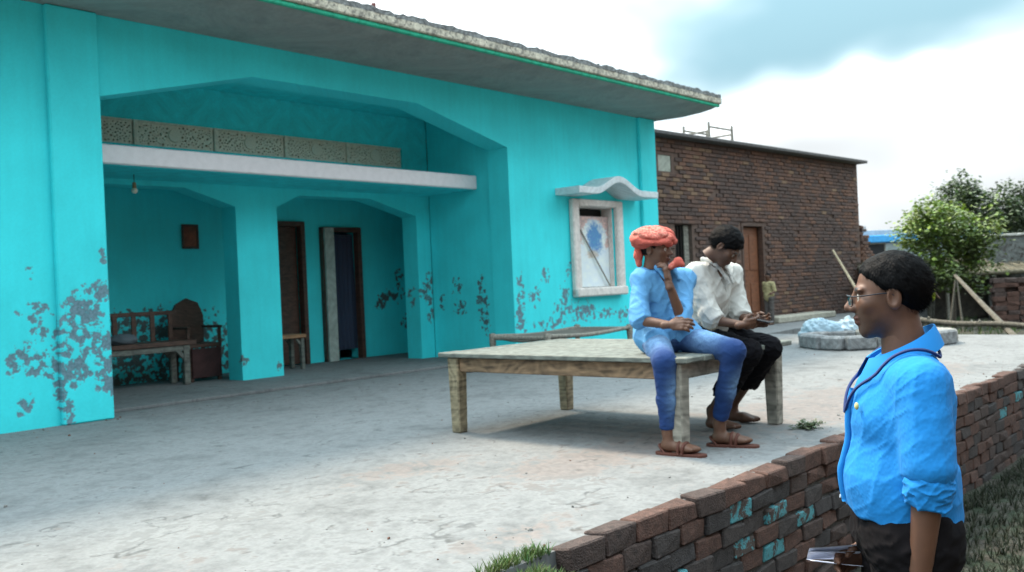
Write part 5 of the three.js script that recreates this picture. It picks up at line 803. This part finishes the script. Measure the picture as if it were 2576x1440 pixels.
{ // youth in the white kurta bent over a phone
  const o = { base: V3(1.55, 0, -6.15), tone: 0.8, hs: 1.0, label: 'youth in white kurta and black trousers sitting on the table, head bent over hands', fy: 0.004,
    j: { head: [1828, 622, 6.08], neck: [1797, 676, 6.22], chest: [1782, 742, 6.26], pelvis: [1766, 838, 6.42], shR: [1751, 692, 6.18], shL: [1838, 690, 6.42], elR: [1790, 806, 6.06], wrR: [1868, 818, 5.93], elL: [1862, 796, 6.28], wrL: [1893, 812, 6.06], hipR: [1748, 846, 6.30], hipL: [1806, 844, 6.52], knR: [1884, 886, 5.98], knL: [1936, 876, 6.20] },
    look: V3(0.60, -0.85, 0.40), headUp: V3(0.6, 0.75, 0.35), footR: [1806, 1083, 6.32], footL: [1856, 1058, 6.6], footDirR: V3(0.8, 0, 0.6), footDirL: V3(0.75, 0, 0.6), curlR: 0.7, curlL: 0.7, handDirR: V3(0.95, 0.1, -0.25), handUpR: V3(-0.3, -0.35, 0.9), handDirL: V3(0.75, 0.1, 0.6), handUpL: V3(0.35, -0.3, -0.9) };
  const { p, j, headM, feet, ankR, ankL, mid } = seated(o);
  const white = [0.46, 0.46, 0.435], e1 = mid(j.elR, j.wrR, 0.22), e2 = mid(j.elL, j.wrL, 0.2);
  const sh = [cone(j.shR, j.shL, 0.08), cone(mid(j.shR, j.chest, .5), mid(j.shL, j.chest, .5), 0.115), cone(j.chest, j.pelvis, 0.14, 0.155), cone(mid(j.shR, j.pelvis, .6), mid(j.shL, j.pelvis, .6), 0.105), cone(j.hipR.clone().add(V3(-0.02, 0.03, 0)), j.hipL.clone().add(V3(0.02, 0.03, 0)), 0.115), cone(j.shR, j.elR, 0.076, 0.062), cyl(mid(j.shR, j.elR, .8), e1, 0.064, 0.06), cone(j.shL, j.elL, 0.076, 0.062), cyl(mid(j.shL, j.elL, .8), e2, 0.064, 0.058), cone(j.neck, j.chest, 0.075, 0.11)];
  const F = V3(0.82, 0, 0.57), nk = j.neck.clone(), cut = (x, y, z) => { const dx = x - nk.x, dz = z - nk.z, f = dx * F.x + dz * F.z, l = dx * F.z - dz * F.x, top = y - (nk.y + 0.045 - 0.35 * f); const wedge = f > 0.02 ? 0.05 * clamp((y - (nk.y - 0.17)) / 0.15) - Math.abs(l) : -1; return Math.max(top, wedge); };
  const s = mk('kurta', cloth(sh, 0.032, 0.0075, white, 0.005, cut, [11, 6, 11], 31), clothMat, p);
  for (const sd of [-1, 1]) { const L = V3(F.z, 0, -F.x).multiplyScalar(sd), a = nk.clone().addScaledVector(F, -0.06).addScaledVector(L, 0.045).add(V3(0, 0.065, 0)), b = nk.clone().addScaledVector(F, 0.05).addScaledVector(L, 0.064).add(V3(0, 0.025, 0)), c = nk.clone().addScaledVector(F, 0.115).addScaledVector(L, 0.03).add(V3(0, -0.10, 0)); mk('collar', cloth([cone(a, b, 0.016), cone(b, c, 0.015, 0.009)], 0.02, 0.005, white, 0.002), clothMat, s); }
  const cR = mid(j.knR, ankR, .72), cL = mid(j.knL, ankL, .60);
  const tr = [cone(j.hipR, j.hipL, 0.1), cone(j.hipR, j.knR, 0.1, 0.080), cone(j.hipL, j.knL, 0.1, 0.080), cone(j.knR, mid(j.knR, cR, .6), 0.078, 0.07), cyl(mid(j.knR, cR, .5), cR, 0.070, 0.074), cone(j.knL, mid(j.knL, cL, .6), 0.078, 0.072), cyl(mid(j.knL, cL, .5), cL, 0.072, 0.076)];
  mk('trousers', cloth(tr, 0.022, 0.0078, [0.007, 0.007, 0.009], 0.006, null, [12, 18, 12], 41), darkCloth, p);
  { const hg = nets((x, y, z) => hairField(0.007, 0.052, -0.085, 1.6)(x, y, z), [-0.12, -0.12, -0.16], [0.12, 0.165, 0.13], 0.0055); mk('hair', merge([hg.clone().applyMatrix4(headM), strands(hg, headM, 4000, 0.022, 0.0014, 62)]), hairMat, p); }
  const ph = thing('phone', 'dark mobile phone held by the youth in the white kurta', 'phone', px(1915, 806, 5.96));
  mk('case', box(0.072, 0.012, 0.145, 0, 0, 0, 0.004), flat(0.02, 0.02, 0.022, 0.4), ph); mk('screen', box(0.064, 0.002, 0.13, 0, 0.007, 0, 0.0006), flat(0.015, 0.016, 0.02, 0.08), ph); ph.rotation.set(0.35, 0.9, -0.3);
}
// ---- two small far figures
function farPerson(label, base, turn, H, shirtC, trouC, pose) {
  const p = thing('person', label, 'person', base, turn), s = H / 1.7, v = (x, y, z) => V3(x * s, y * s, z * s), h = 0.012;
  const sk = [cone(v(0, 1.62, 0.02), v(0, 1.56, 0.02), 0.095 * s, 0.08 * s), cone(v(0, 1.5, 0), v(0, 1.4, -0.01), 0.055 * s), cone(v(0.2, 1.38, -0.01), v(0.26, 1.12, -0.02), 0.05 * s, 0.042 * s), cone(v(0.26, 1.12, -0.02), v(0.22 + pose * .05, 0.9 + pose * .15, 0.16), 0.04 * s, 0.03 * s), cone(v(-0.2, 1.38, -0.01), v(-0.25, 1.12, -0.04), 0.05 * s, 0.042 * s), cone(v(-0.25, 1.12, -0.04), v(-0.22, 0.88, 0.06), 0.04 * s, 0.03 * s), cone(v(0.22 + pose * .05, 0.9 + pose * .15, 0.16), v(0.21, 0.86 + pose * .15, 0.24), 0.032 * s, 0.018 * s), cone(v(-0.22, 0.88, 0.06), v(-0.21, 0.79, 0.09), 0.032 * s, 0.018 * s), cone(v(0, 1.35, 0), v(0, 0.95, 0), 0.12 * s), cone(v(0.09, 0.9, 0), v(0.1, 0.08, -0.02), 0.08 * s, 0.04 * s), cone(v(-0.09, 0.9, 0), v(-0.1, 0.08, 0.02), 0.08 * s, 0.04 * s), cone(v(0.1, 0.05, -0.03), v(0.11, 0.035, 0.14), 0.045 * s, 0.03 * s), cone(v(-0.1, 0.05, 0.01), v(-0.11, 0.035, 0.17), 0.045 * s, 0.03 * s)];
  mk('body', nets(field(sk, 0.03 * s), ...bounds(sk, 0.02), h, skinC(0.8)), skinMat, p);
  const sh = [cone(v(-0.14, 1.36, -0.01), v(0.14, 1.36, -0.01), 0.09 * s), cone(v(0, 1.33, 0), v(0, 0.92, 0), 0.14 * s, 0.15 * s), cone(v(-0.06, 1.0, 0), v(0.06, 1.0, 0), 0.13 * s), cone(v(0.2, 1.38, -0.01), v(0.255, 1.15, -0.02), 0.07 * s, 0.06 * s), cone(v(-0.2, 1.38, -0.01), v(-0.245, 1.15, -0.035), 0.07 * s, 0.06 * s)];
  mk('shirt', cloth(sh, 0.04 * s, h, shirtC, 0.006), clothMat, p);
  const tr = [cone(v(-0.07, 0.92, 0), v(0.07, 0.92, 0), 0.12 * s), cone(v(0.09, 0.88, 0), v(0.1, 0.14, -0.02), 0.1 * s, 0.065 * s), cone(v(-0.09, 0.88, 0), v(-0.1, 0.14, 0.02), 0.1 * s, 0.065 * s)];
  mk('trousers', cloth(tr, 0.03 * s, h, trouC, 0.005), clothMat, p);
  mk('hair', nets((x, y, z) => hairField(0.008)(x / s, y / s, z / s) * s, [-0.12, -0.1, -0.15].map(q => q * s), [0.12, 0.16, 0.13].map(q => q * s), 0.009).translate(0, 1.6 * s, 0.02 * s), hairMat, p);
}
{ const b = onLevel(1938, 818); farPerson('small figure in pale yellow shirt standing in front of the brick house', b, -1.1, px(1938, 690, -b.z).y, [0.34, 0.30, 0.16], [0.09, 0.08, 0.075], 1); }
{ const b = gAt(2342, 780, 21.5); farPerson('child in lime green shirt standing near the shed under the tree', b, 0.6, px(2342, 690, 21.5).y - b.y, [0.42, 0.50, 0.03], [0.05, 0.05, 0.04], 0); }

renderer.render(scene, camera);
